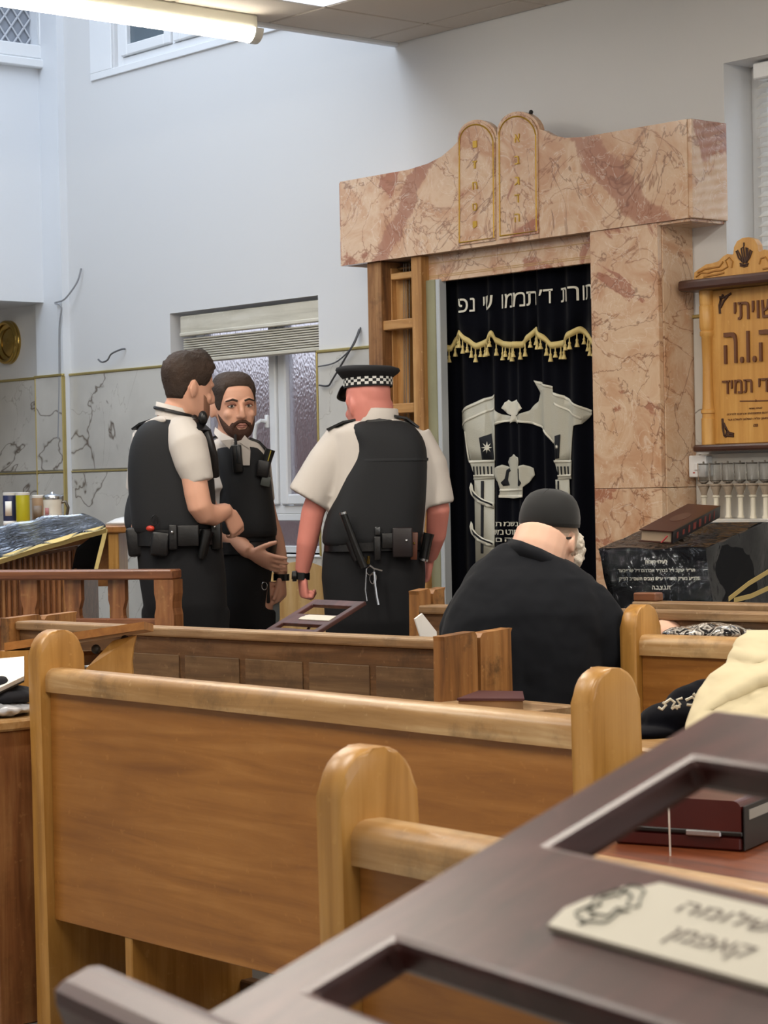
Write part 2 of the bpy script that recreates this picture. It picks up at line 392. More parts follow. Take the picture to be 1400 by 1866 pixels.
struct('wall_right', MB().box((3.2, -2, 0), (3.4, 7.18, 5.5)), M_plaster)
M_floor = plain('grey_vinyl_floor', '#7e7c78', .55, var=.12)
struct('floor', MB().box((-13.7, -2.2, -.1), (3.4, 7.18, 0)), M_floor)
CZ = 3.445; CXE = -7.88
M_slab = plain('ceiling_slab', '#a39b92', .9)
ceiling = struct('ceiling', MB().box((CXE, -2, CZ+.012), (3.2, WY, CZ+.3)), M_slab)
struct('wall_upper', MB().box((CXE, -2, CZ+.3), (CXE+.15, WY, 5.5)), M_plaster)
hc = MB(); wall_boxes(hc, -13.5, CXE+.15, -2, 7.18, [(-10.5, -8.1, 1.5, 6.5)], lambda m, a, b, c, d: m.box((a, c, 5.5), (b, d, 5.7)))
struct('ceiling_upper', hc, M_plaster)
# suspended tiles that the photograph shows, each its own piece
T = .6; gc = onZ(590, 11, CZ); gx0 = gc.x - T*math.ceil((gc.x-CXE)/T - 1e-6) ; gy1 = gc.y + T*math.floor((WY-gc.y)/T)
proto_tiles = {}
emat = emit('light_diffuser', '#e8f0ff', 1.2)
for i in range(6):
    for j in range(-1, 7):
        x0 = max(gx0 + i*T, CXE+.014); x1 = gx0 + (i+1)*T; y1 = min(gy1 - j*T, WY-.002); y0 = gy1 - (j+1)*T
        if x1-x0 < .05 or y1-y0 < .05: continue
        light = abs(x0-gc.x) < .01 and abs(y1-gc.y) < .01
        key = (round(x1-x0, 3), round(y1-y0, 3), light)
        if key not in proto_tiles:
            o = obj('light_panel' if light else 'ceiling_tile', MB().box((x0+.006, y0+.006, CZ-.006), (x1-.006, y1-.006, CZ+.010), .005), emat if light else M_ceil, ceiling, world=True, recenter=True)
            proto_tiles[key] = (o, o.location.copy(), x0, y1)
        else:
            o, L0, bx, by = proto_tiles[key]; clone(o, ceiling, L0 + Vector((x0-bx, y1-by, 0)))
struct('trim_1', MB().box((CXE-.02, -2, CZ-.02), (CXE+.012, WY, CZ+.05), .004), M_whitep)

# gallery box that hangs over the left end, its window with diamond lattice
GX = -11.0; SOF = onX(50, 550, GX).z
gw = [onX(*q, GX) for q in ((-60, 85), (68, 84), (67, 20), (90, 112))]
gy0, gy1 = gw[0].y, gw[1].y; gz0 = gw[1].z
g = MB(); wall_boxes(g, -2, WY, SOF, 5.5, [(gy0-.6, gy1, gz0, gz0+1.0)], lambda m, a, b, c, d: m.box((GX-.12, a, c), (GX, b, d)))
g.box((-13.5, -2, SOF), (GX-.12, WY, SOF+.15))
gal = struct('wall_gallery', g, M_whitep)
# lattice pane
lat = MB()
obj('pane', MB().box((GX-.09, gy0-.6, gz0), (GX-.08, gy1, gz0+1.0)), plain('dim_glass', '#8e939c', .2), gal, world=True)
for k in range(-14, 26):
    for sgn in (1, -1):
        a = gy0-.6 + k*.085
        p0 = Vector((GX-.07, a, gz0)); p1 = Vector((GX-.07, a+sgn*.75, gz0+1.0))
        # clip to the pane
        def clip(p, q):
            lo, hi = gy0-.6, gy1
            if p.y < lo and q.y < lo or p.y > hi and q.y > hi: return None
            t0, t1 = 0, 1; dy = q.y-p.y
            for bnd, s_ in ((lo, 1), (hi, -1)):
                if abs(dy) > 1e-9:
                    t = (bnd-p.y)/dy
                    if (dy*s_) > 0: t0 = max(t0, t)
                    else: t1 = min(t1, t)
            if t1 <= t0: return None
            return p+(q-p)*t0, p+(q-p)*t1
        r = clip(p0, p1)
        if r: lat.tube(r, .006, 5)
obj('lattice', lat, plain('grey_lattice', '#b9bcc2', .6), gal, world=True)
fr = MB()
fr.box((GX, gy0-.6, gz0-.08), (GX+.03, gy1+.085, gz0), .006).box((GX, gy1, gz0), (GX+.03, gy1+.085, gz0+1), .006)
obj('window_frame', fr, M_white, gal, world=True)
obj('window_ledge', MB().box((GX, gy0-.6, gz0-.135), (GX+.05, gy1+.10, gz0-.085), .006), M_white, gal, world=True)

# pilaster where the gallery meets the wall
pil = MB().box((-11.09, WY-.05, 0), (-10.80, WY, 5.5)); struct('wall_pilaster', pil, M_whitep)

# marble dado tiles, each its own piece, with gilt strips between them
TZ = 2.015; M_wm = marble_white()
def dado(x0, x1, y=WY, zs=((1.465, 2.005), (.86, 1.445), (.25, .84), (.0, .24))):
    for z0, z1 in zs:
        obj('marble_tile', MB().box((x0+.002, y-.012, z0), (x1-.002, y, z1), .002), M_wm, wall_front, world=True, recenter=True)
for a, b, y in ((-13.5, -12.35, WY), (-12.35, -11.09, WY), (-11.09, -10.80, WY-.05), (-10.80, -9.80, WY), (-8.52, -8.10, WY), (-6.05, -5.25, WY), (-5.25, -4.35, WY), (-4.35, -3.2, WY)):
    dado(a, b, y)
dado(-9.80, -8.52, WY, ((.5, .985), (.0, .49)))
tn = [1]
def strip(lo, hi):
    tn[0] += 1; struct('trim_%d' % tn[0], MB().box(lo, hi, .003), M_gold)
for a, b, y in ((-13.5, -11.09, WY), (-11.10, -10.79, WY-.05), (-10.80, -9.80, WY), (-8.53, -8.10, WY), (-6.05, -3.2, WY)):
    strip((a, y-.018, 2.006), (b, y+.002, 2.020))
for a, b, y in ((-13.5, -11.09, WY), (-11.09, -10.80, WY-.05), (-10.80, -9.80, WY)):
    strip((a, y-.015, 1.450), (b, y+.002, 1.459))
strip((-11.096, WY-.066, 0), (-11.087, WY-.04, 2.006)); strip((-10.806, WY-.066, 0), (-10.797, WY-.04, 2.006))
strip((-8.530, WY-.018, .99), (-8.519, WY+.002, 2.020))

# ---------------------------------------------------------------- window_1: white frame, two sashes, ribbed glass, handle, raised wooden blind
def window(name, x0, x1, z0, z1, y, glass, mull=None, fw=.05, sash=.05):
    mbf = MB()
    mbf.box((x0, y, z0), (x0+fw, y+.07, z1), .004).box((x1-fw, y, z0), (x1, y+.07, z1), .004).box((x0+fw, y, z1-fw), (x1-fw, y+.07, z1), .004).box((x0+fw, y, z0), (x1-fw, y+.07, z0+fw), .004)
    if mull: mbf.box((mull-.012, y, z0+fw), (mull+.012, y+.07, z1-fw))
    wn = struct(name, mbf, M_white)
    spans = [(x0+fw, x1-fw)] if not mull else [(x0+fw, mull-.012), (mull+.012, x1-fw)]
    for a, b in spans:
        s = MB(); q = y-.018; t = y+.045; A, B, C_, D = a+.004, b-.004, z0+fw+.004, z1-fw-.004
        s.box((A, q, C_), (A+sash, t, D), .006).box((B-sash, q, C_), (B, t, D), .006).box((A+sash, q, D-sash), (B-sash, t, D), .006).box((A+sash, q, C_), (B-sash, t, C_+sash), .006)
        so = obj('sash', s, M_white, wn, world=True)
        obj('pane', MB().box((A+sash-.004, y+.010, C_+sash-.004), (B-sash+.004, y+.018, D-sash+.004)), glass, so, world=True)
    return wn
W1Y = WY+.17
win1 = window('window_1', H1[0], H1[1], 1.20, H1[3], W1Y, frosted(), mull=-9.065, fw=.045, sash=.055)
# fixed light under the opening sashes
m = MB(); m.box((H1[0], W1Y, 1.0), (H1[1], W1Y+.07, 1.035), .004).box((H1[0], W1Y, 1.165), (H1[1], W1Y+.07, 1.20), .004); obj('lower_frame', m, M_white, win1, world=True)
obj('pane', MB().box((H1[0]+.01, W1Y+.02, 1.035), (H1[1]-.01, W1Y+.028, 1.165)), frosted(), win1, world=True)
obj('window_sill', MB().box((H1[0], WY-.02, .985), (H1[1], W1Y, 1.0), .004), M_white, win1, world=True)
hd = onY(488, 768, W1Y-.02); h = MB(); h.box((hd.x-.012, W1Y-.035, hd.z-.035), (hd.x+.012, W1Y-.015, hd.z+.035), .005)
h.tube([(hd.x, W1Y-.03, hd.z), (hd.x, W1Y-.065, hd.z+.005), (hd.x-.03, W1Y-.07, hd.z-.01), (hd.x-.05, W1Y-.07, hd.z-.06), (hd.x-.05, W1Y-.07, hd.z-.12)], .010, 8); obj('handle', h, M_white, win1, smooth=True, world=True)
M_blind = wood('pale_blind_wood', '#b9b3a2', '#cfc9b8', '#ddd8ca', 'x', .5, .1)
b1 = thing('window_blind', 'cream wooden blind raised up under the lintel of the frosted window', 'blind', ((H1[0]+H1[1])/2, WY+.06, 2.0))
bx0, bx1 = H1[0]+.07, H1[1]-.005
obj('valance', MB().box((bx0, WY+.015, 2.17), (bx1, WY+.035, 2.275), .006).box((bx0, WY+.010, 2.165), (bx1, WY+.04, 2.185), .004), M_blind, b1, world=True)
zz = 2.155
for k in range(9):
    obj('slat', MB().box((bx0+.015, WY+.025, zz-.010), (bx1-.005, WY+.075, zz-.002), .002), M_blind, b1, world=True); zz -= .0125
obj('bottom_rail', MB().box((bx0+.015, WY+.022, zz-.022), (bx1-.005, WY+.078, zz-.002), .004), M_blind, b1, world=True)
obj('cord', MB().tube([(bx0+.08, WY+.05, 2.05), (bx0+.08, WY+.05, 1.75)], .0025, 5), M_whitep, b1, world=True)

# neighbour's brick wall seen blurred through the ribbed glass
M_brick = plain('outside_brick', '#9a7c78', .9, var=.15)
ow = thing('outside_wall', 'dull red brick wall seen blurred through the frosted window', 'wall', (-9.2, 8.2, 0))
obj('wall_core', MB().box((-12.5, 8.2, -.2), (-6.5, 8.4, 2.05)), plain('mortar', '#8f8580', .9), ow, world=True)
pb = None
for r in range(14):
    for c in range(14):
        x = -10.9 + c*.235 + (r % 2)*.117; z = .93 + r*.078
        if pb is None: pb = obj('brick', MB().box((x, 8.185, z), (x+.222, 8.2, z+.066), .004), M_brick, ow, world=True, recenter=True); pl = pb.location.copy(); px0, pz0 = x, z
        else: clone(pb, ow, pl + Vector((x-px0, 0, z-pz0)))

# ---------------------------------------------------------------- upper window
win3 = window('window_3', H3[0], H3[1], H3[2], H3[3], WY+.02, plain('grey_sky_glass', '#5f6a72', .12), mull=-9.735, fw=.05, sash=.06)
struct('trim_30', MB().box((H3[0]-.235, WY-.012, H3[2]-.04), (H3[1]+.6, WY, H3[2]), .003).box((H3[0]-.235, WY-.012, H3[2]), (H3[0]-.02, WY, 4.9), .003), M_white)
# ---------------------------------------------------------------- window_2 with the slatted blind, bright outside
win2 = window('window_2', H2[0], H2[1], H2[2], H2[3], WY+.17, plain('clear_pane', '#dfe8f2', .05), mull=-5.11, fw=.05)
for o in list(win2.children):
    for c in list(o.children):
        if c.name.startswith('pane'):
            gm, nt, b = nodes('window_glass_clear'); b.inputs['Transmission Weight'].default_value = 1; b.inputs['Roughness'].default_value = .02; b.inputs['IOR'].default_value = 1.02
            c.data.materials.clear(); c.data.materials.append(gm)
b2 = thing('venetian_blind', 'white slatted blind lowered over the bright window above the wooden plaque', 'blind', (-5.1, WY+.09, 2.0))
obj('head_rail', MB().box((H2[0]+.10, WY+.06, 2.955), (H2[1]-.02, WY+.12, 3.02), .005), M_white, b2, world=True)
M_slat = plain('white_slat', '#d9d9d6', .5)
sm = MB(); Ms = Matrix.Rotation(math.radians(32), 4, 'X')
sl = None; z = 2.93
while z > 2.0:
    if sl is None:
        sl = obj('slat', MB().box((H2[0]+.11, -.024, -.0015), (H2[1]-.02, .024, .0015), 0, Matrix.Translation((0, WY+.09, z)) @ Ms), M_slat, b2, world=True, recenter=True); sl0 = sl.location.copy(); z0_ = z
    else: clone(sl, b2, sl0 + Vector((0, 0, z-z0_)))
    z -= .040
for xx in (H2[0]+.25, H2[1]-.2): obj('cord', MB().tube([(xx, WY+.062, 2.96), (xx, WY+.062, 2.0)], .002, 5), M_whitep, b2, world=True)

# ---------------------------------------------------------------- fluorescent fittings
M_tube = emit('tube_glow', '#fff6e6', 25)
def fitting(x, y0, y1, z, label, group=None):
    t = thing('fluorescent_light', label, 'ceiling light', (x, (y0+y1)/2, z), 0, group)
    obj('housing', MB().box((x-.045, y0, z+.015), (x+.045, y1, CZ-.006), .008), plain('fitting_enamel', '#cfcdbf', .4), t, world=True)
    d = MB(); n = 10; rings = []
    for yy in (y0+.02, y1-.02): rings.append([Vector((x+.05*math.cos(a), yy, z+.018+.055*math.sin(a))) for a in [PI + PI*k/(n-1) for k in range(n)]])
    d.loft(rings, True, True); obj('diffuser', d, M_tube, t, smooth=True, world=True)
    for yy in (y0, y1):
        rings = [[Vector((x+.055*math.cos(a), yy+s*.022, z+.02+.062*math.sin(a))) for a in [PI + PI*k/(n-1) for k in range(n)]] for s in (-1, 1)]
        obj('end_cap', MB().loft(rings), plain('fitting_cap', '#d4d2c8', .35), t, smooth=True, world=True)
    return t
te = onZ(448, 62, 3.37)
fitting(te.x+.05, te.y-2.4, te.y, 3.36, 'long lit fluorescent tube light along the edge of the ceiling')
for k, (tx, ty) in enumerate(UNSEEN_TUBES):
    fitting(tx, ty-.75, ty+.75, 3.37, 'unseen fluorescent tube light added on the tiled low ceiling to light the room', 'tube lights overhead out of view')

# ---------------------------------------------------------------- wires and wall things
def wire(pts, r, label, col='#6b6b6d'):
    # smooth curve through the points
    P = [Vector(p) for p in pts]; out = []
    for i in range(len(P)-1):
        a, b_, c, d = P[max(i-1, 0)], P[i], P[i+1], P[min(i+2, len(P)-1)]
        for k in range(6):
            t = k/6; out.append(.5*((2*b_) + (c-a)*t + (2*a-5*b_+4*c-d)*t*t + (3*b_-a-3*c+d)*t**3))
    out.append(P[-1]); tag(obj('loose_wire', MB().tube(out, r, 6), plain('wire'+col, col, .5), None, True), label, 'wire')
Yw = WY-.012
wire([onY(148, 489, WY-.014), onY(140, 515, WY-.03), onY(118, 545, WY-.06), onY(100, 552, WY-.07), onY(112, 560, WY-.07), onY(108, 600, WY-.06), onY(108, 700, WY-.062), onY(106, 800, WY-.062)], .005, 'thin grey wire hanging down the corner pilaster below the gallery', '#8e9094')
wire([onY(228, 636, WY-.002), onY(220, 637, WY-.03), onY(203, 645, WY-.05), onY(196, 656, WY-.05), onY(186, 660, WY-.05), onY(179, 655, WY-.05)], .005, 'short curled wire sticking out of the plaster left of the frosted window', '#5d5e62')
wire([onY(657, 597, WY-.002), onY(652, 612, WY-.03), onY(640, 635, WY-.04), onY(612, 660, WY-.03), onY(580, 668, WY-.03)], .004, 'thin dark wire drooping from the plaster beside the open stud frame, upper strand', '#55565a')
wire([onY(655, 600, WY-.002), onY(645, 625, WY-.035), onY(625, 660, WY-.04), onY(606, 692, WY-.03), onY(598, 703, WY-.03), onY(582, 702, WY-.03)], .005, 'dark wire looping down the marble beside the open stud frame, lower strand', '#3b3c40')

cc = onY(12, 624, WY-.02)
ck = thing('brass_dish', 'round polished brass wall dish with rim hanging under the gallery', 'wall decoration', (cc.x, WY, cc.z))
prof = [(.001, .012), (.055, .018), (.085, .008), (.10, .02), (.125, .022), (.132, .01), (.132, 0)]
obj('dish', MB().lathe([(r, -h_) for r, h_ in prof], (0, 0, 0), 40).xf(Matrix.Translation((cc.x, WY, cc.z)) @ Matrix.Rotation(-PI/2, 4, 'X')), M_brass, ck, smooth=True, world=True)
rm = MB()
rr = [Vector((cc.x+.118*math.cos(a), WY-.026, cc.z+.118*math.sin(a))) for a in [k*2*PI/40 for k in range(41)]]
obj('rim', rm.tube(rr, .014, 8), M_brass, ck, smooth=True, world=True)

sw = onY(1268, 850, WY-.03)
sw.x = -6.003
s_ = thing('switch_box', 'white surface-mounted switch box beside the marble pillar', 'switch', (sw.x, WY, sw.z))
obj('back_box', MB().box((sw.x-.045, WY-.045, sw.z-.043), (sw.x+.045, WY, sw.z+.043), .005), M_white, s_, world=True)
obj('front_plate', MB().box((sw.x-.047, WY-.054, sw.z-.045), (sw.x+.047, WY-.045, sw.z+.045), .004), M_white, s_, world=True)
obj('rocker', MB().box((sw.x-.012, WY-.060, sw.z-.016), (sw.x+.012, WY-.054, sw.z+.014), .003), M_white, s_, world=True)
obj('indicator', MB().box((sw.x-.022, WY-.056, sw.z-.028), (sw.x-.012, WY-.0535, sw.z-.024)), plain('red_dot', '#b0302c', .4), s_, world=True)

# ================================================================== THE ARK
AY = 6.68
ark = thing('torah_ark', 'pink marble ark surround with two tablet crest and bare stud frame on its left', 'ark', (-7.0, 6.8, 0))
_b = [onY(*q, AY) for q in ((772, 300), (692, 478), (1055, 250), (1190, 405))]
M_pm = marble_pink('pink_marble', 0, ((_b[0].x, _b[0].z, _b[1].x, _b[1].z, .055, '#9c6650'), (_b[2].x, _b[2].z, _b[3].x, _b[3].z, .07, '#a06a54'))); M_pm2 = marble_pink('pink_marble_b', 3); M_pm3 = marble_pink('pink_marble_c', 5)
LB = 2.39; AXL, AXR = -8.065, -5.88
top = [(620, 330), (700, 317), (745, 309), (780, 298), (805, 285), (825, 268), (834, 258)]
# left tablet arc, valley, right tablet arc
arcL = []; arcR = []
def arc(cx, cy, rx, ry, a0, a1, n):
    return [(cx+rx*math.cos(math.radians(a0+(a1-a0)*k/n)), cy-ry*math.sin(math.radians(a0+(a1-a0)*k/n))) for k in range(n+1)]
arcL = arc(870, 253, 36, 35, 172, 8, 12); arcR = arc(945, 241, 39, 38, 172, 8, 12)
rest = [(992, 238), (1008, 247), (1030, 251), (1060, 250), (1250, 217)]
loop = [onY(*q, AY) for q in top+arcL+arcR+rest]
loop[0].z = 2.79; loop[-1].z = 2.785
loop = [Vector((AXL, AY, LB))] + [Vector((p.x, AY, p.z)) for p in loop] + [Vector((AXR, AY, LB))]
loop[1].x = AXL; loop[-2].x = AXR
obj('lintel', MB().prism(loop, (0, .03, 0)), M_pm, ark, world=True)
obj('lintel_core', MB().box((AXL+.002, AY+.03, LB+.002), (AXR-.002, WY, 2.775)), plain('core_board', '#a08874', .8), ark, world=True)
obj('lintel_end_slab', MB().box((AXR-.002, AY+.004, LB), (AXR+.02, WY, 2.785), .002), M_pm2, ark, world=True)
obj('lintel_end_slab', MB().box((AXL-.012, AY+.004, LB), (AXL, WY, 2.785), .002), M_pm2, ark, world=True)
obj('lintel_soffit', MB().box((-6.43, AY+.012, LB-.012), (AXR, WY, LB), .001), M_pm3, ark, world=True)
# tablets
def tablet(x0, x1, arcp, yb0, yb1, nm):
    pts = [(x0, yb0)] + [p for p in arcp] + [(x1, yb1)]
    q = [onY(*p, AY) for p in pts]; q[0].z = q[-1].z = min(q[0].z, q[-1].z)
    cx = sum(p.x for p in q)/len(q)
    ins = [Vector((cx+(p.x-cx)*.93, AY-.006, p.z-.010*(i not in (0, len(q)-1)))) for i, p in enumerate(q)]
    o = obj('tablet', MB().prism(ins, (0, .008, 0)), marble_pink('pink_marble_tablet', 1.5), ark, world=True)
    inner = [Vector((cx+(p.x-cx)*.86, AY-.0075, p.z-.022*(i not in (0, len(q)-1)) + .012*(i in (0, len(q)-1)))) for i, p in enumerate(q)]
    obj('gilt_line', MB().tube(inner+[inner[0]], .0035, 4), M_gletter, o, world=True)
    return o, cx, q
tl, cxl, ql = tablet(834, 907, arcL, 448, 437, 'l'); tr, cxr, qr = tablet(908, 985, arcR, 436, 424, 'r')
def letter(ch, x, z, hgt, parent):
    vs, fs = fit_text(ch, -hgt*.42, hgt*.42, 0, hgt, .002)
    obj('gilt_letter', MB().add([Vector((x+v.x, AY-.008-v.z, z+v.y)) for v in vs], fs), M_gletter, parent, world=True)
for ch, yy in zip('וזחטי', (262, 300, 338, 377, 408)): letter(ch, onY(868, yy, AY).x, onY(868, yy, AY).z-.018, .034 if ch not in 'וי' else .03, tl)
for ch, yy in zip('אבגדה', (252, 292, 330, 362, 397)): letter(ch, onY(945, yy, AY).x, onY(945, yy, AY).z-.018, .036, tr)
cam_p = onY(968, 206, AY+.02)
obj('sensor', MB().ball(cam_p+Vector((0, 0, .004)), .010, 10, 7).box(cam_p+Vector((-.005, -.005, -.03)), cam_p+Vector((.005, .005, 0))), M_blackp, ark, smooth=True, world=True)

# right pillar: slabs with open joints
PX0, PX1 = -6.434, -6.052; PY = AY+.008; JZ = onY(1130, 890, PY).z
for z0, z1 in ((0, JZ-.001), (JZ+.001, LB)):
    obj('pillar_slab', MB().box((PX0, PY, z0), (PX1-.004, PY+.025, z1), .0015), M_pm2 if z0 else M_pm3, ark, world=True)
    obj('pillar_side_slab', MB().box((PX1-.024, PY+.026, z0), (PX1, WY, z1), .0015), M_pm3, ark, world=True)
obj('pillar_core', MB().box((PX0+.002, PY+.025, 0), (PX1-.025, WY, LB-.001)), plain('core_board', '#a08874'), ark, world=True)
obj('pillar_jamb_slab', MB().box((PX0-.004, PY+.004, 0), (PX0, WY-.03, LB), 0), M_pm3, ark, world=True)
# inner beam above the curtain
IY = AY+.07; ib = onY(770, 517, IY)
ibm = obj('inner_beam', MB().box((ib.x, IY, ib.z), (PX0-.004, IY+.03, LB+.02), .002), marble_pink('pink_marble_d', 7), ark, world=True)
g2 = MB()
for dz in (.020, .028, .085): g2.box((ib.x+.02, IY-.001, ib.z+dz), (PX0-.02, IY+.001, ib.z+dz+.003))
obj('gilt_line', g2, plain('worn_gilt', '#b8945c', .5), ibm, world=True)
# bare studs where the left pillar lost its marble
def stud(x0, x1, y0, y1, mat, name='stud', ztop=LB, zb=0):
    a = onY(x0, 650, y0).x; b = onY(x1, 650, y0).x
    return obj(name, MB().box((a, y0, zb), (b, y1, ztop), .003), mat, ark, world=True)
stud(672, 697, AY+.02, WY, M_oldstud)
stud(699, 712, AY+.10, WY, wood('grey_board', '#4a3d30', '#6b5a47', '#84715a', 'z', .8, 0), 'grey_board')
stud(709, 716, AY+.08, WY, M_pine, ztop=2.36)
stud(716, 744, AY+.11, AY+.15, M_pine, 'wide_board', ztop=2.34)
stud(752, 770, AY+.02, AY+.13, M_pine)
stud(744, 756, AY+.15, AY+.17, plain('shadow_board', '#5b4326', .9), 'back_board')  # board filling the gap between studs, its shade put into the dark colour
stud(770, 795, AY+.05, AY+.12, plain('green_grey_jamb', '#8f8d70', .7, var=.12), 'jamb_board', ztop=ib.z+.01)
stud(795, 803, AY+.055, AY+.10, plain('white_strip', '#b7bcc0', .5), 'white_strip', ztop=ib.z+.01)
def rung(x0, x1, y, hgt, yy):
    a = onY(x0, y, yy); b = onY(x1, y, yy); obj('rung', MB().box((a.x, yy, a.z-hgt/2), (b.x, yy+.05, a.z+hgt/2), .003), M_pinex, ark, world=True)
rung(697, 754, 594, .045, AY+.03); rung(697, 754, 746, .045, AY+.03); rung(712, 754, 505, .03, AY+.06); rung(697, 754, 905, .045, AY+.03)
obj('curtain_rod', MB().tube([onY(712, 492, AY+.13), onY(760, 484, AY+.13)], .010, 8), M_steel, ark, smooth=True, world=True)
cords = MB()
for xx in (736, 740, 746): cords.tube([onY(xx, 480, AY+.10), onY(xx+1, 800, AY+.10)], .002, 5)
obj('pull_cords', cords, plain('cord_grey', '#7f7a72', .7), ark, world=True)
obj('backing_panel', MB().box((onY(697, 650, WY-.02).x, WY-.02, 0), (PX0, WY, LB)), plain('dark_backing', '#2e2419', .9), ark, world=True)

# ---------------------------------------------------------------- the curtain
KY = AY+.155
def fold(X, z=1.0):
    return .011*math.sin(X*38+.6) + .007*math.sin(X*71+2.0*math.sin(X*9)) + .004*math.sin(X*23+z*2.2)
def kpt(x, y, lift=0.0, yy=KY):
    p = onY(x, y, yy); return Vector((p.x, yy + fold(p.x) - lift, p.z))
def zk(X, Y): return 480+Y/3.217 if False else (780+X/3.217, 480+Y/3.217)
cur = thing('ark_curtain', 'navy velvet ark curtain with silver embroidered gateway and gold fringed valance', 'curtain', (-6.88, KY, .05))
cx0, cx1 = onY(804, 700, KY).x, -6.40
def sheet(x0, x1, z0f, z1, y, nx, nz):
    m_ = MB(); rows = []
    for j in range(nz+1):
        r = []
        for i in range(nx+1):
            X = x0+(x1-x0)*i/nx; zb = z0f(X) if callable(z0f) else z0f; z = zb+(z1-zb)*j/nz; r.append(Vector((X, y+fold(X, z), z)))
        rows.append(r)
    return m_.loft(rows, False, False)
def thick(o, t, off=1):
    md = o.modifiers.new('solid', 'SOLIDIFY'); md.thickness = t; md.offset = off; return o
thick(obj('drape', sheet(cx0, cx1, .06, 2.34, KY, 150, 6), M_velvet, cur, smooth='full', world=True), .004)
scal = [(70, 470), (105, 490), (135, 500), (150, 455), (190, 408), (240, 450), (295, 487), (350, 460), (395, 410), (408, 455), (440, 475), (500, 480), (565, 477), (588, 440), (630, 390), (680, 430), (735, 482), (800, 470), (850, 420), (892, 388), (945, 430), (990, 470)]
sp = [onY(*zk(*q), KY-.022) for q in scal]
def scallop(X):
    for a, b in zip(sp, sp[1:]):
        if a.x <= X <= b.x:
            t = (X-a.x)/(b.x-a.x); t = t*t*(3-2*t)*.5+t*.5; return a.z+(b.z-a.z)*t
    return sp[0].z if X < sp[0].x else sp[-1].z
val = obj('valance', sheet(cx0, cx1, scallop, 2.35, KY-.022, 150, 4), M_velvet, cur, smooth='full', world=True); thick(val, .004)
band = MB(); rows = [[], [], []]
for i in range(151):
    X = cx0+(cx1-cx0)*i/150; zc = scallop(X)
    for k, (dz, dy) in enumerate(((.014, 0), (0, -.007), (-.014, 0))): rows[k].append(Vector((X, KY-.030+fold(X)+dy, zc+dz)))
thick(obj('fringe_band', band.loft(rows, False, False), M_fringe, val, smooth='full', world=True), .003)
tas = None
X = cx0+.012; k = 0
while X < cx1-.01:
    zc = scallop(X)-.012; ln = .052+.010*math.sin(k*2.1)
    c = Vector((X, KY-.034+fold(X), zc-ln)); mb = MB().lathe([(.0025, ln), (.003, ln*.62), (.006, ln*.55), (.0065, ln*.45), (.005, ln*.38), (.010, ln*.12), (.0115, 0)], c, 8)
    obj('tassel', mb, M_fringe, val, smooth=True, world=True); X += .0265; k += 1
def patch(polys, mat, lift, parent, name, label=None):
    """flat embroidered shape laid on the folds of the curtain"""
    bm = bmesh.new()
    for poly in polys:
        vs = [bm.verts.new((p.x, 0, p.z)) for p in poly]
        tri = tessellate_polygon([[Vector((p.x, p.z, 0)) for p in poly]])
        for t in tri:
            try: bm.faces.new([vs[i] for i in t])
            except ValueError: pass
    X = cx0
    while X < cx1:
        bmesh.ops.bisect_plane(bm, geom=list(bm.verts)+list(bm.edges)+list(bm.faces), plane_co=(X, 0, 0), plane_no=(1, 0, 0), dist=1e-6); X += .012
    bm.verts.index_update(); m_ = MB().add([Vector((v.co.x, KY+fold(v.co.x, v.co.z)-lift, v.co.z)) for v in bm.verts], [tuple(v.index for v in f.verts) for f in bm.faces]); bm.free()
    o = obj(name, m_, mat, parent, smooth='full', world=True, label=label, fixn=False); thick(o, .002); return o
def ztrace(pts): return [onY(*zk(*q), KY) for q in pts]
M_navy = plain('navy_patch', '#05070f', .85)
gate = patch([ztrace([(190, 865), (330, 790), (405, 768), (405, 1155), (265, 1155), (245, 1060), (225, 990), (190, 965)])], M_silver, .006, cur, 'gate_pier')
patch([ztrace([(405, 858), (440, 885), (490, 896), (545, 890), (600, 860), (640, 810), (648, 760), (620, 685), (740, 720), (742, 755), (800, 775), (800, 790), (950, 860), (950, 885), (910, 940), (870, 952), (850, 1060), (835, 1155), (755, 1155), (750, 1060), (700, 985), (620, 940), (560, 925), (500, 928), (450, 930), (405, 952)])], M_silver, .006, cur, 'gate_arch')
for pts in ([(192, 868), (330, 795), (405, 772), (405, 785), (332, 808), (195, 882)], [(195, 940), (340, 860), (405, 845), (405, 855), (342, 872), (195, 955)], [(225, 985), (232, 985), (262, 1155), (254, 1155)], [(622, 688), (742, 722), (742, 735), (628, 702)], [(742, 757), (800, 778), (950, 862), (948, 876), (800, 795), (742, 772)], [(750, 815), (910, 905), (908, 918), (750, 828)], [(405, 935), (450, 918), (520, 915), (620, 930), (700, 975), (752, 1050), (745, 1055), (695, 985), (620, 942), (520, 927), (450, 930), (405, 950)]):
    patch([ztrace(pts)], M_silverl, .0085, cur, 'silver_cord')
for pts in ([(310, 1022), (368, 997), (390, 1150), (326, 1150)], [(755, 1012), (785, 1002), (780, 1142), (755, 1147)]):
    p_ = patch([ztrace(pts)], M_navy, .009, cur, 'dark_panel')
    cx_ = sum(a for a, b in pts)/4; cy_ = sum(b for a, b in pts)/4; w_ = (max(a for a, b in pts)-min(a for a, b in pts))*.32
    patch([ztrace([(cx_+w_*math.cos(t*PI/8)*(1 if t % 2 == 0 else .35), cy_+w_*1.4*math.sin(t*PI/8)*(1 if t % 2 == 0 else .35)) for t in range(16)])], M_silverl, .0115, p_, 'flower')
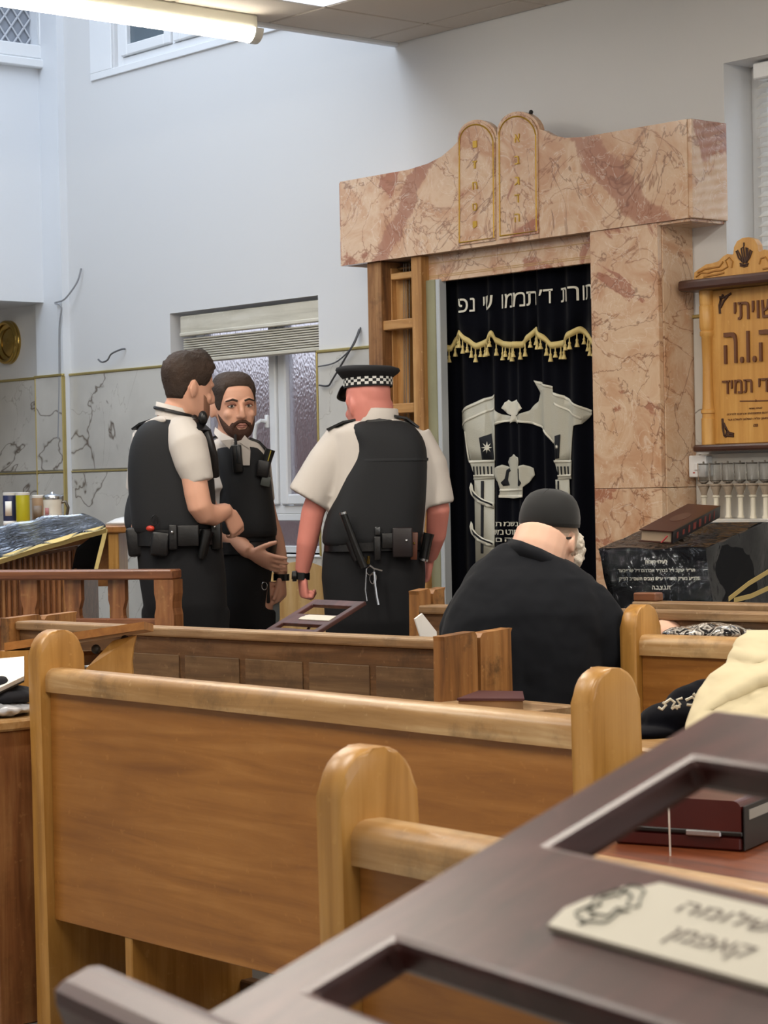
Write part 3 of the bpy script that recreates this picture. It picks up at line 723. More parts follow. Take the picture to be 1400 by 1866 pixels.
for x0, x1, ya in ((258, 402, 1155), (750, 850, 1155)):
    cap = patch([ztrace([(x0, ya), (x1, ya-3), (x1-3, ya+35), (x1-8, ya+90), (x1-2, ya+108), (x0+22, ya+113), (x0+27, ya+85), (x0+12, ya+35)])], M_silver, .0085, cur, 'capital')
    n_ = 6 if x1-x0 > 120 else 4
    for k in range(n_):
        a = x0+22+(x1-x0-40)*k/n_; patch([ztrace([(a, ya+35), (a+7, ya+35), (a+9, ya+85), (a+4, ya+85)])], M_navy, .011, cap, 'flute')
    patch([ztrace([(x0, ya), (x1, ya-3), (x1, ya+10), (x0+4, ya+14)]), ztrace([(x0+24, ya+85), (x1-8, ya+80), (x1-6, ya+92), (x0+26, ya+97)])], M_silverl, .0115, cap, 'capital_cord')
for pts, st in (([(285, 1268), (392, 1262), (392, 1720), (290, 1760)], (322, 336)), ([(757, 1268), (825, 1264), (838, 1480), (762, 1500)], (772, 780))):
    shf = patch([ztrace(pts)], M_silver, .007, cur, 'column_shaft')
    y1_ = pts[2][1]-20; patch([ztrace([(st[0], 1275), (st[1], 1275), (st[1], y1_), (st[0], y1_)])], M_navy, .0095, shf, 'stripe')
for k, y0_ in enumerate((1285, 1512)):
    rb = patch([ztrace([(272, y0_), (264, y0_+30), (272, y0_+70), (300, y0_+110), (350, y0_+140), (392, y0_+150), (392, y0_+120), (350, y0_+105), (305, y0_+75), (284, y0_+45), (280, y0_+15)])], M_silverl, .0115, cur, 'spiral_ribbon')
    patch([ztrace([(276, y0_+45), (284, y0_+75), (318, y0_+103), (385, y0_+138), (385, y0_+128), (330, y0_+100), (292, y0_+68)])], M_navy, .0135, rb, 'ribbon_core')
patch([ztrace([(440, 848), (452, 815), (478, 800), (500, 812), (528, 798), (560, 820), (572, 850), (545, 885), (520, 890), (540, 938), (510, 925), (487, 938), (497, 890), (465, 880)])], M_silverl, .010, cur, 'shell')
cr = patch([ztrace([(440, 1330), (430, 1280), (405, 1240), (410, 1200), (445, 1180), (482, 1197), (468, 1165), (480, 1140), (500, 1132), (510, 1118), (520, 1132), (540, 1140), (552, 1165), (538, 1195), (580, 1180), (625, 1200), (632, 1240), (600, 1285), (580, 1310), (580, 1370), (510, 1378), (435, 1370)])], M_silver, .010, cur, 'crown')
for pts in ([(462, 1210), (480, 1200), (492, 1215), (475, 1225), (468, 1270), (480, 1300), (450, 1305), (442, 1285), (455, 1262)], [(540, 1205), (558, 1203), (560, 1262), (575, 1285), (566, 1305), (538, 1300), (548, 1270), (540, 1225)]):
    patch([ztrace(pts)], M_navy, .0125, cr, 'crown_gap')
patch([ztrace([(440, 1322), (580, 1320), (580, 1332), (438, 1335)]), ztrace([(436, 1358), (580, 1356), (580, 1370), (510, 1378), (436, 1372)])], M_silverl, .0125, cr, 'crown_band')
def ctext(s, X0, Y0, X1, Y1, lift, mat, parent, name, yy=KY, bold=.02):
    """line of letters between two zoom corners, laid on the folds"""
    a = onY(*zk(X0, Y1), yy); b = onY(*zk(X0, Y0), yy); c = onY(*zk(X1, Y0), yy)
    vs, fs = fit_text(s, a.x, c.x, a.z, b.z, 0, bold)
    if name == 'letter':
        for v2, f2 in split_letters(vs, fs): clay(v2, f2, lift, mat, parent, name, yy)
        return
    o = clay(vs, fs, lift, mat, parent, name, yy); o['kind'] = 'stuff'; return o
def clay(vs, fs, lift, mat, parent, name, yy):
    bm = bmesh.new(); bv = [bm.verts.new((v.x, 0, v.y)) for v in vs]
    for f in fs:
        try: bm.faces.new([bv[i] for i in f])
        except ValueError: pass
    X = cx0
    while X < cx1: bmesh.ops.bisect_plane(bm, geom=list(bm.verts)+list(bm.edges)+list(bm.faces), plane_co=(X, 0, 0), plane_no=(1, 0, 0), dist=1e-6); X += .012
    bm.verts.index_update()
    m_ = MB().add([Vector((v.co.x, yy+fold(v.co.x, v.co.z)-lift, v.co.z)) for v in bm.verts], [tuple(v.index for v in f.verts) for f in bm.faces]); bm.free()
    return thick(obj(name, m_, mat, parent, world=True, fixn=False), .002)
ctext('תורת ד׳ תממו שי נפ', 200, 208, 985, 290, .008, M_silverl, val, 'letter', KY-.022, .012)
for s, X0, Y0, X1, Y1 in (('לזכר נשמת', 418, 1508, 640, 1540), ('מרדכי מרטמש', 400, 1560, 650, 1590), ('בן אברהם', 420, 1608, 640, 1640)):
    ctext(s, X0, Y0, X1, Y1, .008, M_silverl, cur, 'lettering', KY, .02)

# ---------------------------------------------------------------- carved wooden plaque at the right
SY = WY-.045
def sz(X, Y): return (1250+X/4.553, 420+Y/4.553)
M_sign = wood('honey_maple', '#bd8740', '#d09c52', '#dfb068', 'z', .45, .15); M_signd = wood('dark_walnut_bar', '#2c170f', '#47281c', '#5d3a2a', 'x', .4, .2)
M_carve = plain('carved_brown', '#6b4227', .6); M_carved = plain('carved_dark_edge', '#432718', .6)
sl_ = onY(1288, 700, SY); cxs = onY(1378, 700, SY).x; half = cxs - sl_.x
zt = onY(*sz(400, 480), SY).z; zb = onY(*sz(400, 1770), SY).z
sign = thing('wall_plaque', 'carved honey wood wall plaque with Hebrew lettering and crowned pediment', 'plaque', (cxs, WY, zb))
obj('board', MB().box((sl_.x+.02, SY, zb), (2*cxs-sl_.x-.02, WY-.012, zt), .003), M_sign, sign, world=True)
for sx in (-1, 1):
    xc = cxs + sx*(half-.012); hgt = zt-zb
    prof = [(.030, 0), (.030, .17), (.026, .175), (.026, .20), (.031, .205), (.031, .225), (.026, .23), (.024, .28), (.021, .5), (.024, .70), (.030, .71), (.030, .735), (.026, .74), (.031, .76), (.031, .90), (.028, .905), (.030, .93), (.030, 1)]
    obj('turned_column', MB().lathe([(r, z*hgt) for r, z in prof], (xc, SY-.005, zb), 14), M_sign, sign, smooth=True, world=True)
obj('top_shelf', MB().box((cxs-half-.075, WY-.13, zt), (cxs+half+.075, WY-.01, zt+.045), .012, seg=2), M_signd, sign, world=True)
obj('bottom_shelf', MB().box((cxs-half-.035, WY-.10, zb-.03), (cxs+half+.035, WY-.01, zb), .010, seg=2), M_signd, sign, world=True)
PYs = WY-.105
pp = [(65, 400), (70, 350), (110, 320), (170, 280), (220, 272), (270, 255), (310, 215), (345, 195), (385, 205), (395, 190), (400, 140), (425, 90), (470, 62), (500, 58)]
ped = [onY(*sz(*q), PYs) for q in pp]; pc = onY(*sz(500, 300), PYs).x
ped = [Vector((p.x, PYs, max(p.z, zt+.045))) for p in ped]; ped[0].z = zt+.045
mir = [Vector((2*pc-p.x, PYs, p.z)) for p in reversed(ped[:-1])]
pdo = obj('pediment', MB().prism(ped+mir, (0, .03, 0)), M_sign, sign, world=True)
def strokes(paths, r, mat, parent, name, Y):
    for pth in paths: obj(name, MB().tube([Vector((p.x, Y, p.z)) for p in [onY(*sz(*q), Y) for q in pth]], r, 6), mat, parent, smooth=True, world=True)
strokes([[(480, 270), (440, 230), (418, 170), (430, 165), (455, 215), (470, 265)], [(480, 268), (470, 210), (460, 150), (478, 135), (486, 200), (490, 262)], [(490, 268), (505, 210), (500, 140), (515, 150), (512, 215), (500, 262)], [(500, 270), (530, 225), (550, 170), (535, 160), (520, 215), (508, 265)], [(450, 275), (485, 285), (520, 275)], [(452, 292), (485, 300), (515, 290)], [(483, 130), (482, 100)]], .0035, M_carved, pdo, 'carved_crown', PYs-.002)
strokes([[(85, 385), (130, 350), (180, 355), (240, 335), (300, 330), (350, 300), (330, 250), (360, 225), (390, 260), (380, 310)], [(100, 350), (160, 320), (220, 310), (280, 300), (310, 260)], [(150, 385), (200, 375), (260, 365), (320, 350)], [(610, 280), (625, 230), (660, 220), (690, 260), (720, 300)], [(640, 320), (690, 310), (760, 330)]], .004, plain('maple_edge', '#a8732f', .5), pdo, 'carved_scroll', PYs-.001)
def stext(s, X0, Y0, Y1, X1, mat, ex, name, bold=.01):
    a = onY(*sz(X0, Y1), SY); b = onY(*sz(X0, Y0), SY)
    vs, fs = fit_text(s, a.x, X1, a.z, b.z, ex, bold)
    if name == 'carved_letter':
        for v2, f2 in split_letters(vs, fs): obj(name, MB().add([Vector((v.x, SY-.002-v.z, v.y)) for v in v2], f2), mat, sign, world=True)
    else: obj(name, MB().add([Vector((v.x, SY-.002-v.z, v.y)) for v in vs], fs), mat, sign, world=True)['kind'] = 'stuff'
def mirx(X): return 2*cxs - onY(*sz(X, 1000), SY).x
stext('שויתי', 410, 598, 745, mirx(410), M_carve, .006, 'carved_letter', 0)
stext('י.ה.ו.ה', 330, 850, 1110, mirx(330), M_carve, .008, 'carved_letter', .02)
stext('לנגדי תמיד', 312, 1215, 1360, mirx(312), M_carve, .006, 'carved_letter', 0)
for Y0, Y1, Xa, s in ((1468, 1484, 528, 'לעילוי נשמת'), (1515, 1540, 345, 'יצחק בן אברהם ומשפחתו זכרונם לברכה'), (1560, 1585, 350, 'רבקה בת שמעון עליה השלום לעולם ועד'), (1605, 1628, 565, 'תנצבה')):
    stext(s, Xa, Y0, Y1, mirx(Xa), M_carve, .0008, 'small_engraving', 0)
strokes([[(450, 1416), (580, 1414), (820, 1408)], [(580, 1405), (592, 1412), (580, 1420)]], .0025, M_carve, sign, 'divider', SY-.001)
for pth in ([[(285, 690), (280, 620), (300, 560), (340, 545), (378, 522)], [(290, 640), (320, 580), (350, 545)], [(285, 545), (285, 600), (310, 530)]], [[(305, 1560), (310, 1640), (320, 1700), (400, 1705)], [(330, 1640), (360, 1680), (400, 1690)], [(315, 1600), (345, 1660), (330, 1715)]]):
    strokes(pth, .0055, M_carved, sign, 'corner_ornament', SY-.001)

# ---------------------------------------------------------------- row of oil lamps on little columns
LY = WY-.11; l0 = onY(1283, 882, LY); l1 = onY(1395, 877, LY); zl = onY(1330, 945, LY).z
ob = thing('oil_lamp_stand', 'row of little columns carrying oil lamp glasses below the wooden plaque', 'lamp stand', (l0.x+.15, LY, zl))
gap = (l1.x-l0.x)/5; hcap = l0.z - zl
M_alab = plain('alabaster', '#cfc7b5', .35, var=.1); M_lg, nt, b = nodes('lamp_glass'); b.inputs['Transmission Weight'].default_value = 1; b.inputs['Roughness'].default_value = .03; b.inputs['IOR'].default_value = 1.3
obj('base', MB().box((l0.x-.05, LY-.06, zl-.025), (l0.x+7*gap+.06, WY-.015, zl), .005).box((l0.x-.08, LY-.09, zl-.06), (l0.x+7*gap+.09, WY-.014, zl-.025), .006), plain('white_marble_ledge', '#dcdad4', .25), ob, world=True)
c0 = None
for k in range(8):
    x = l0.x+k*gap
    if c0 is None:
        c0 = obj('column', MB().lathe([(.014, 0), (.014, .008), (.0105, .014), (.010, hcap*.60), (.015, hcap*.62), (.015, hcap*.66), (.010, hcap*.68)], (x, LY, zl), 12), M_alab, ob, smooth=True, world=True, recenter=True)
        c1 = obj('capital', MB().lathe([(.011, hcap*.68), (.016, hcap*.80), (.024, hcap*.93), (.024, hcap*.945), (.029, hcap*.95), (.029, hcap)], (x, LY, zl), 12), plain('carved_stone', '#9a8a78', .7, bmp=.6, bscale=150), ob, smooth=True, world=True, recenter=True)
        c2 = obj('lamp_glass', MB().lathe([(.010, 0), (.024, .012), (.026, .085), (.024, .085), (.022, .014), (.008, .004)], (x, LY, zl+hcap), 14), M_lg, ob, smooth=True, world=True, recenter=True)
        c3 = obj('wick', MB().lathe([(.020, .078), (.021, .082), (.004, .083), (.004, .09), (.001, .092)], (x, LY, zl+hcap), 8), plain('wick_float', '#6a6258', .6), ob, smooth=True, world=True, recenter=True)
        P4 = [(o_, o_.location.copy()) for o_ in (c0, c1, c2, c3)]
    else:
        for o_, L in P4: clone(o_, ob, L+Vector((k*gap, 0, 0)))

# ================================================================== PEWS
def frame_of(A, B):
    A = Vector((A[0], A[1], 0)); B = Vector((B[0], B[1], 0)); d = B-A; return A, math.atan2(d.y, d.x), d.length
def pew_end(mb, x0, x1, zt, r=.055, y0=-.05, w=.13, seat=.44):
    """end slab: narrow rounded head above, deepening to carry the seat"""
    pts = [(y0, 0)]
    pts += [(y0, zt-r*1.15)] + [(y0+r-r*math.cos(k*PI/2/6), zt-r*1.15+r*1.15*math.sin(k*PI/2/6)) for k in range(1, 7)]
    pts += [(y0+w-r+r*math.sin(k*PI/2/6), zt-r*1.15+r*1.15*math.cos(k*PI/2/6)) for k in range(0, 7)]
    pts += [(y0+w, .66), (y0+w+.04, .58), (y0+w+(seat-w)*.6, .53), (y0+seat, .50), (y0+seat, 0)]
    bm = bmesh.new(); n = len(pts)
    a = [bm.verts.new((x0, p[0], p[1])) for p in pts]; b = [bm.verts.new((x1, p[0], p[1])) for p in pts]
    bm.faces.new(a[::-1]); bm.faces.new(b)
    for i in range(n): bm.faces.new((a[i], a[(i+1) % n], b[(i+1) % n], b[i]))
    eds = [e for e in bm.edges if abs(e.verts[0].co.x-e.verts[1].co.x) < 1e-6]
    bmesh.ops.bevel(bm, geom=eds, offset=.009, segments=2, affect='EDGES', profile=.5)
    bm.verts.index_update(); mb.add([v.co.copy() for v in bm.verts], [tuple(v.index for v in f.verts) for f in bm.faces]); bm.free(); return mb
def rail_mesh(x0, x1, y0, y1, z0, z1):
    m_ = MB(); prof = []
    n = 5; r = (z1-z0)*.45; h = (y1-y0)
    pr = [(y0, z0), (y0, z1-r)] + [(y0+r-r*math.cos(k*PI/2/n), z1-r+r*math.sin(k*PI/2/n)) for k in range(1, n+1)] + [(y1-r+r*math.sin(k*PI/2/n), z1-r+r*math.cos(k*PI/2/n)) for k in range(0, n+1)] + [(y1, z0)]
    return m_.loft([[Vector((x, p[0], p[1])) for p in pr] for x in (x0, x1)])
def pew(A, B, zr, zp, label, ends=(1, 1), group=None, zbot=.28, dep=.44):
    o, rz, L = frame_of(A, B); t = thing('pew', label, 'bench', o, rz, group)
    if ends[0]: obj('bench_end', pew_end(MB(), -.027, .027, zp, seat=dep), M_pewz, t, smooth=True)
    if ends[1]: obj('bench_end', pew_end(MB(), L-.027, L+.027, zp, seat=dep), M_pewz, t, smooth=True)
    obj('top_rail', rail_mesh(.027, L-.027, -.035, .04, zr-.058, zr), M_pewrail, t, smooth=True)
    obj('back_panel', MB().box((.027, -.022, zbot), (L-.027, 0, zr-.058), .002), M_pew, t)
    obj('seat', MB().box((.027, .005, .43), (L-.027, dep-.04, .46), .01), M_pew, t)
    obj('seat_support', MB().box((.33, -.02, 0), (.36, dep-.10, .43), .003), M_pewz, t)
    obj('seat_support', MB().box((L-.38, -.02, 0), (L-.35, dep-.10, .43), .003), M_pewz, t)
    obj('foot_rail', MB().box((.03, dep-.14, .06), (L-.03, dep-.10, .13), .004), M_old, t)
    return t
pA = pew((-4.715, 2.935), (-2.83, 2.945), .907, 1.0, 'golden oak pew with rounded ends standing behind the old pews, whole back panel in view')
pB = pew((-2.245, 1.87), (-.35, 1.80), .907, 1.0, 'golden oak pew nearest the camera, partly hidden by the dark book stand')
rA = onZ(1148, 1103, .99); rB = onZ(1400, 1163, .907); rA = Vector((rA.x, rA.y+.03, 0)); dirr = (Vector((rB.x, rB.y, 0))-rA).normalized(); rE = rA + dirr*1.7
pC = pew((rA.x, rA.y), (rE.x, rE.y), .907, .99, 'golden oak pew at the right behind the cream cloth, beside the seated man', dep=.30)

def plank_end(t, x0, x1, y0, w, zt, mat=None):
    """old bench end of two upright planks leaning slightly together"""
    g = .006
    for k in range(2):
        a = y0+k*(w/2); b = a+w/2-g
        pts = [(a, 0), (a+.004+(.012 if k == 0 else 0), zt-.012), (a+.014, zt), (b-.012, zt+.006), (b-.004-(.014 if k == 1 else 0), zt-.006), (b, 0)]
        m_ = MB().prism([Vector((x0, p[0], p[1])) for p in pts], (x1-x0, 0, 0)); obj('end_plank', m_, M_oldz, t)
def old_pew(A, B, zr, label, ends=(1, 1), npan=6, zt=None, endw=.30, endoff=0.0, ledge=None):
    o, rz, L = frame_of(A, B); t = thing('old_pew', label, 'bench', o, rz); zt = zt or zr+.06
    obj('top_rail', MB().box((0, -.03, zr-.028), (L, .045, zr), .006, seg=2), M_oldrail, t)
    obj('back_board', MB().box((0, -.012, .22), (L, .02, zr-.028), .003), M_old, t)
    pw = L/npan; p0 = None
    for k in range(npan):
        if p0 is None:
            p0 = obj('panel', MB().box((pw*.05, -.0165, .35), (pw*.95, -.012, zr-.082), .004), wood('worn_panel', '#4a3624', '#70563a', '#8d7252', 'x', .6, 0, grime=.5), t)
        else: clone(p0, t, Vector((k*pw, 0, 0)))
    obj('seat', MB().box((0, .03, .42), (L, .40, .45), .01), M_old, t)
    if ledge: obj('book_ledge', MB().box((.02, -.02-ledge[2], ledge[0]), (L+.04, -.013, ledge[1]), .004), M_oldrail, t)
    if ends[0]: plank_end(t, -.04, 0, -.04+endoff, endw, zt)
    if ends[1]: plank_end(t, L, L+.04, -.04+endoff, endw, zt)
    return t
b2l = onZ(40, 1131, .93); b2r = onZ(814, 1164, .93)
old_pew((b2l.x, b2l.y), (b2r.x, b2r.y), .93, 'worn brown old pew with panelled back and two-plank ends, in front of the officers', (1, 1), 7, .94, .32, -.03, (.735, .76, .24))
b3l = onZ(772, 1102, .955); b3r = onZ(1400, 1116, .955); b3e = b3r+(b3r-b3l)*.25
old_pew((b3l.x, b3l.y), (b3e.x, b3e.y), .955, 'old pew just beyond the seated man, its plank end by the capped officer', (1, 0), 6, 1.0, .18, 0, (.835, .86, .20))
b4l = onZ(1160, 1095, .95); b4r = onZ(1400, 1100, .95); b4e = b4r+(b4r-b4l)*.6
t4 = old_pew((b4l.x, b4l.y), (b4e.x, b4e.y), .95, 'farthest old pew rail at the right, right in front of the covered lectern', (0, 0), 4)
obj('end_block', MB().box((0, -.02, .95), (.085, .03, .978), .004), M_walnut, t4)

# ---------------------------------------------------------------- desks and ledges
def desk(x0, x1, y0, y1, z, label, mat, rz=0, legm=None, name='pew_desk'):
    t = thing(name, label, 'desk', ((x0+x1)/2, (y0+y1)/2, 0), rz); L = (x1-x0)/2; W = (y1-y0)/2
    obj('desk_top', MB().box((-L, -W, z-.028), (L, W, z), .006), mat, t)
    for sx in (-1, 1): obj('side_panel', MB().box((sx*(L-.03)-.014, -W+.02, 0), (sx*(L-.03)+.014, W-.02, z-.028), .004), legm or M_pewz, t)
    obj('back_rail', MB().box((-L+.045, W-.05, z-.16), (L-.045, W-.03, z-.028), .003), legm or M_pew, t)
    return t
desk(-5.75, -4.79, 2.80, 3.10, .775, 'low oak desk at the left edge holding an open book and dark cloth', M_pewrail, 0, M_walnutz)
desk(-3.60, -2.35, 3.42, 3.98, .78, 'low oak desk carrying the cream cloth and velvet bag', M_pewrail)
desk(-2.62, -1.50, 2.42, 2.98, .742, 'low reddish desk holding the dark red case', wood('red_desk', '#4a2210', '#7a3d1e', '#925431', 'x', .4, .3))
# sloping book rest behind the front pew's left end
e0 = at(8, 1186, 6.05); e1 = at(263, 1147, 6.15); br = thing('book_rest', 'sloping oak book rest with curved bracket behind the left end of the front pew', 'book rest', (e1.x, e1.y, 0))
dv = FH*.24 - Vector((0, 0, .022)); up = Vector((0, 0, .022))
obj('rest_top', MB().loft([[e0, e0+dv, e0+dv+up, e0+up], [e1, e1+dv, e1+dv+up, e1+up]]), M_pew, br, world=True)
q = [at(248, 1158, 6.18), at(243, 1180, 6.18), at(240, 1205, 6.18), at(242, 1235, 6.18)]
low = Vector((q[3].x, q[3].y, 0)); side = (e0-e1).normalized()*.13
pts = q + [low, low+Vector((side.x, side.y, 0)), q[2]+side*1.0-Vector((0, 0, .0)), at(205, 1168, 6.18)]
obj('bracket', MB().prism(pts, FH*.03), M_pewz, br, world=True)
for bxp in (at(175, 1183, 6.2), at(228, 1166, 6.2)): obj('bolt', MB().ball(bxp, .014, 8, 6), plain('dull_iron', '#4a4844', .5, metal=.6), br, smooth=True, world=True)
obj('stretcher', MB().tube([at(60, 1205, 6.3), at(238, 1195, 6.3)], .02, 6), M_oldz, br, world=True)
lw2 = Vector((e0.x, e0.y, 0)); obj('leg', MB().box(lw2+Vector((-.03, 0, 0)), lw2+Vector((.03, .12, e0.z-.001))), M_pewz, br, world=True)

# ================================================================== BIMAH
bz = 1.045; c1_ = onZ(322, 1037, bz); c0_ = onZ(-40, 1039, bz); o, rz, L = frame_of((c0_.x, c0_.y), (c1_.x, c1_.y))
bal = thing('balustrade', 'walnut balustrade with shaped flat balusters around the bimah platform', 'railing', o, rz)
obj('hand_rail', MB().box((-.3, -.045, bz-.038), (L, .045, bz), .006), M_walnut, bal)
obj('bottom_rail', MB().box((-.3, -.02, .825), (L-.04, .02, .86), .004), M_walnut, bal)
def baluster(x, w=.036, d=.026, mat=None):
    prof = [(1.0, .0), (1.0, .83), (1.0, .845), (.75, .87), (.72, .895), (1.0, .93), (1.0, bz-.038)]
    loopp = [Vector((x-w*p, -d/2, z)) for p, z in prof] + [Vector((x+w*p, -d/2, z)) for p, z in reversed(prof)]
    return obj('baluster', MB().prism(loopp, (0, d, 0)), mat or M_walnutz, bal)
xs = lambda px_: (onZ(px_, 1038, bz) - Vector((c0_.x, c0_.y, 0))).dot(Vector((math.cos(rz), math.sin(rz), 0)))
for p_ in (60, 135, 210): baluster(xs(p_))
xe = xs(300)
prof = [(1.0, .0), (1.0, .875), (.86, .90), (.86, .925), (1.0, .955), (1.0, bz-.038)]
obj('newel', MB().prism([Vector((xe-.045*p, -.045, z)) for p, z in prof]+[Vector((xe+.035*p, -.045, z)) for p, z in reversed(prof)], (0, .08, 0)), M_walnutz, bal)
bpm = MB(); pf = [onZ(-60, 1042, bz), onZ(150, 1040, bz)]
P0 = Vector((pf[0].x, pf[0].y, 0)); P1 = Vector((pf[1].x, pf[1].y, 0)); nrm = Vector((-(P1-P0).y, (P1-P0).x, 0)).normalized(); 
if nrm.dot(FH) < 0: nrm = -nrm
plat = obj('bimah_platform', bpm.prism([P0+nrm*.06-(P1-P0).normalized()*.8, P1+nrm*.06-(P1-P0).normalized()*.12, P1+nrm*1.1-(P1-P0).normalized()*.12, P0+nrm*1.1-(P1-P0).normalized()*.8], (0, 0, .16)), M_walnut, None)
tag(plat, 'raised walnut platform floor inside the balustrade', 'platform')

# fluted reading table with its cover
def Q(x, y, d): return at(x, y, d)
dF, dB = 8.95, 9.75
F0, F1 = Q(-70, 1045, dF), Q(142, 992, dF); F0.z = F1.z = .9
rt = thing('reading_table', 'fluted walnut reading table on the bimah under a black cover', 'table', (F1.x, F1.y, .16))
fd = (F1-F0); fd.z = 0; fl = fd.length; fd.normalize(); bk = Vector((-fd.y, fd.x, 0)); bk = bk if bk.dot(FH) > 0 else -bk
zt_l = Q(-70, 1020, dF).z; zt_r = Q(142, 985, dF).z
body = [Vector((F0.x, F0.y, .16)), Vector((F1.x, F1.y, .16)), Vector((F1.x, F1.y, zt_r-.02)), Vector((F0.x, F0.y, zt_l-.03))]
obj('table_body', MB().prism(body, bk*.62), M_walnut, rt, world=True)
nfl = int(fl/.022)
for k in range(nfl):
    a = F0 + fd*(fl*(k+.5)/nfl) - bk*.004; zt_ = zt_l-.035+(zt_r-zt_l)*(k+.5)/nfl
    obj('flute', MB().tube([Vector((a.x, a.y, .17)), Vector((a.x, a.y, zt_))], .0095, 6), M_walnutz, rt, smooth=True, world=True)
M_cover = plain('black_velvet_cover', '#08090c', .8, spec=.2); 
cv = thing('table_cover', 'black velvet table cover with gold fringe under shiny clear plastic on the bimah', 'cover', (F1.x, F1.y, .95))
topb = [(-80, 973), (0, 962), (60, 952), (120, 943), (152, 941)]; mid = [(-80, 992), (0, 985), (70, 968), (135, 955), (175, 952)]; low_ = [(-80, 1040), (0, 1020), (70, 998), (130, 980), (193, 964)]
def drape(rows, deps, n=14, wob=.006, lift=Vector((0, 0, 0))):
    R_ = []
    for r, d in zip(rows, deps):
        line = []
        for i in range(n+1):
            t = i/n*(len(r)-1); a = int(min(t, len(r)-2)); f_ = t-a; x = r[a][0]+(r[a+1][0]-r[a][0])*f_; y = r[a][1]+(r[a+1][1]-r[a][1])*f_
            p = at(x, y, d) + lift; nz = mnoise.noise(p*14); line.append(p + Vector((0, 0, wob*nz)) - FH*wob*2*nz)
        R_.append(line)
    return MB().loft(R_, False, False)
thick(obj('velvet', drape([topb, mid, low_], [9.7, 9.3, 8.85]), M_cover, cv, smooth='full', world=True, subsurf=1), .006)
side_t = [(193, 964), (160, 985), (140, 1000)]; side_b = [(178, 1037), (150, 1040), (130, 1042)]
thick(obj('side_flap', drape([side_t, [(186, 1000), (156, 1010), (136, 1018)], side_b], [8.86, 8.9, 8.95], 6), M_cover, cv, smooth='full', world=True, subsurf=1), .006)
thick(obj('film', drape([topb, mid, low_, [(-80, 1046), (0, 1026), (70, 1004), (130, 986), (196, 970)]], [9.69, 9.27, 8.82, 8.80], 22, .022, Vector((0, 0, .012))), clear_film('table_film', .07, 1.3, 12.0, .03), cv, smooth='full', world=True, subsurf=1, label='clear plastic sheet over the black velvet'), .002)
fb = [[(x, y-5) for x, y in low_], low_, [(x, y+6) for x, y in low_]]
thick(obj('fringe', drape(fb, [8.83, 8.815, 8.83], 20, .002), M_fringe, cv, world=True), .006)
thick(obj('fringe', drape([[(190, 962), (172, 1037)], [(197, 966), (179, 1037)]], [8.83, 8.83], 6, .002), M_fringe, cv, world=True), .006)

# standing desk by the wall, things on it
sd = 10.4; sA, sB = at(-40, 968, sd), at(262, 968, sd); szt = at(200, 958, sd).z
sdk = thing('standing_desk', 'tall oak standing desk by the marble wall holding tins and papers', 'desk', (sB.x, sB.y, 0))
dd = (sB-sA); dd.z = 0; dln = dd.length; dd.normalize(); 
Ms = Matrix.Translation((sA.x, sA.y, 0)) @ Matrix.Rotation(math.atan2(dd.y, dd.x), 4, 'Z')
obj('desk_top', MB().box((0, -.02, szt-.035), (dln, .40, szt), .006, Ms), M_pew, sdk, world=True)
obj('side_panel', MB().box((dln-.17, .0, 0), (dln-.12, .36, szt-.035), .004, Ms), M_pewz, sdk, world=True)
obj('side_panel', MB().box((.03, .0, 0), (.08, .36, szt-.035), .004, Ms), M_pewz, sdk, world=True)
obj('back_rail', MB().box((.08, .30, szt-.3), (dln-.17, .33, szt-.035), .003, Ms), M_pew, sdk, world=True)
def on_desk(xp, back): 
    p = at(xp, 950, sd); u = (p-sA).dot(dd); return Ms @ Vector((u, back, szt))
def tin(xp, back, r, h, col, label, lid=None, stripes=None):
    c = on_desk(xp, back); t = thing('tin', label, 'tin', c)
    obj('can', MB().lathe([(r*.97, 0), (r, .003), (r, h-.003), (r*.97, h)], (0, 0, 0), 20), plain('tin'+col, col, .35), t, smooth=True)
    obj('lid', MB().lathe([(r*1.02, h-.012), (r*1.02, h), (r*.9, h+.002)], (0, 0, 0), 20), plain('tin_lid', lid or col, .35), t, smooth=True)
    if stripes:
        for (z0, z1, cc_, a0, a1) in stripes:
            rows = [[Vector(((r+.0012)*math.cos(math.radians(a0+(a1-a0)*k/10)), (r+.0012)*math.sin(math.radians(a0+(a1-a0)*k/10)), z)) for k in range(11)] for z in (z0, z1)]
            thick(obj('printed_label', MB().loft(rows, False, False), plain('print'+cc_, cc_, .4), t, smooth='full'), .001)
    return t
va = math.degrees(math.atan2(-FH.y, -FH.x))
tin(10, .14, .034, .165, '#2b3358', 'dark blue tin with white label on the tall desk', '#d8d6d0', [(.055, .125, '#e6e4de', va-32, va+22), (.0, .03, '#e6e4de', va-60, va+60)])
tin(36, .10, .033, .165, '#b3ab1c', 'plain yellow tin standing between the blue tin and the tankard', '#aaa21a')
tin(57, .22, .030, .15, '#a98d72', 'small brown printed tin half hidden behind the tankard', '#8c7a66', [(.02, .10, '#7c6a58', va-40, va+40)])
c = on_desk(92, .08); tk = thing('tankard', 'white ceramic tankard with metal lid and handle on the tall desk', 'tankard', c)
obj('mug_body', MB().lathe([(.048, 0), (.050, .01), (.045, .02), (.043, .10), (.045, .125), (.044, .13), (.038, .128), (.036, .02), (.001, .015)], (0, 0, 0), 24), plain('cream_ceramic', '#d9d4c8', .25), tk, smooth=True)
obj('lid', MB().lathe([(.046, .130), (.047, .142), (.042, .150), (.012, .158), (.008, .166), (.002, .168)], (0, 0, 0), 20), M_steel, tk, smooth=True)
hx = RH
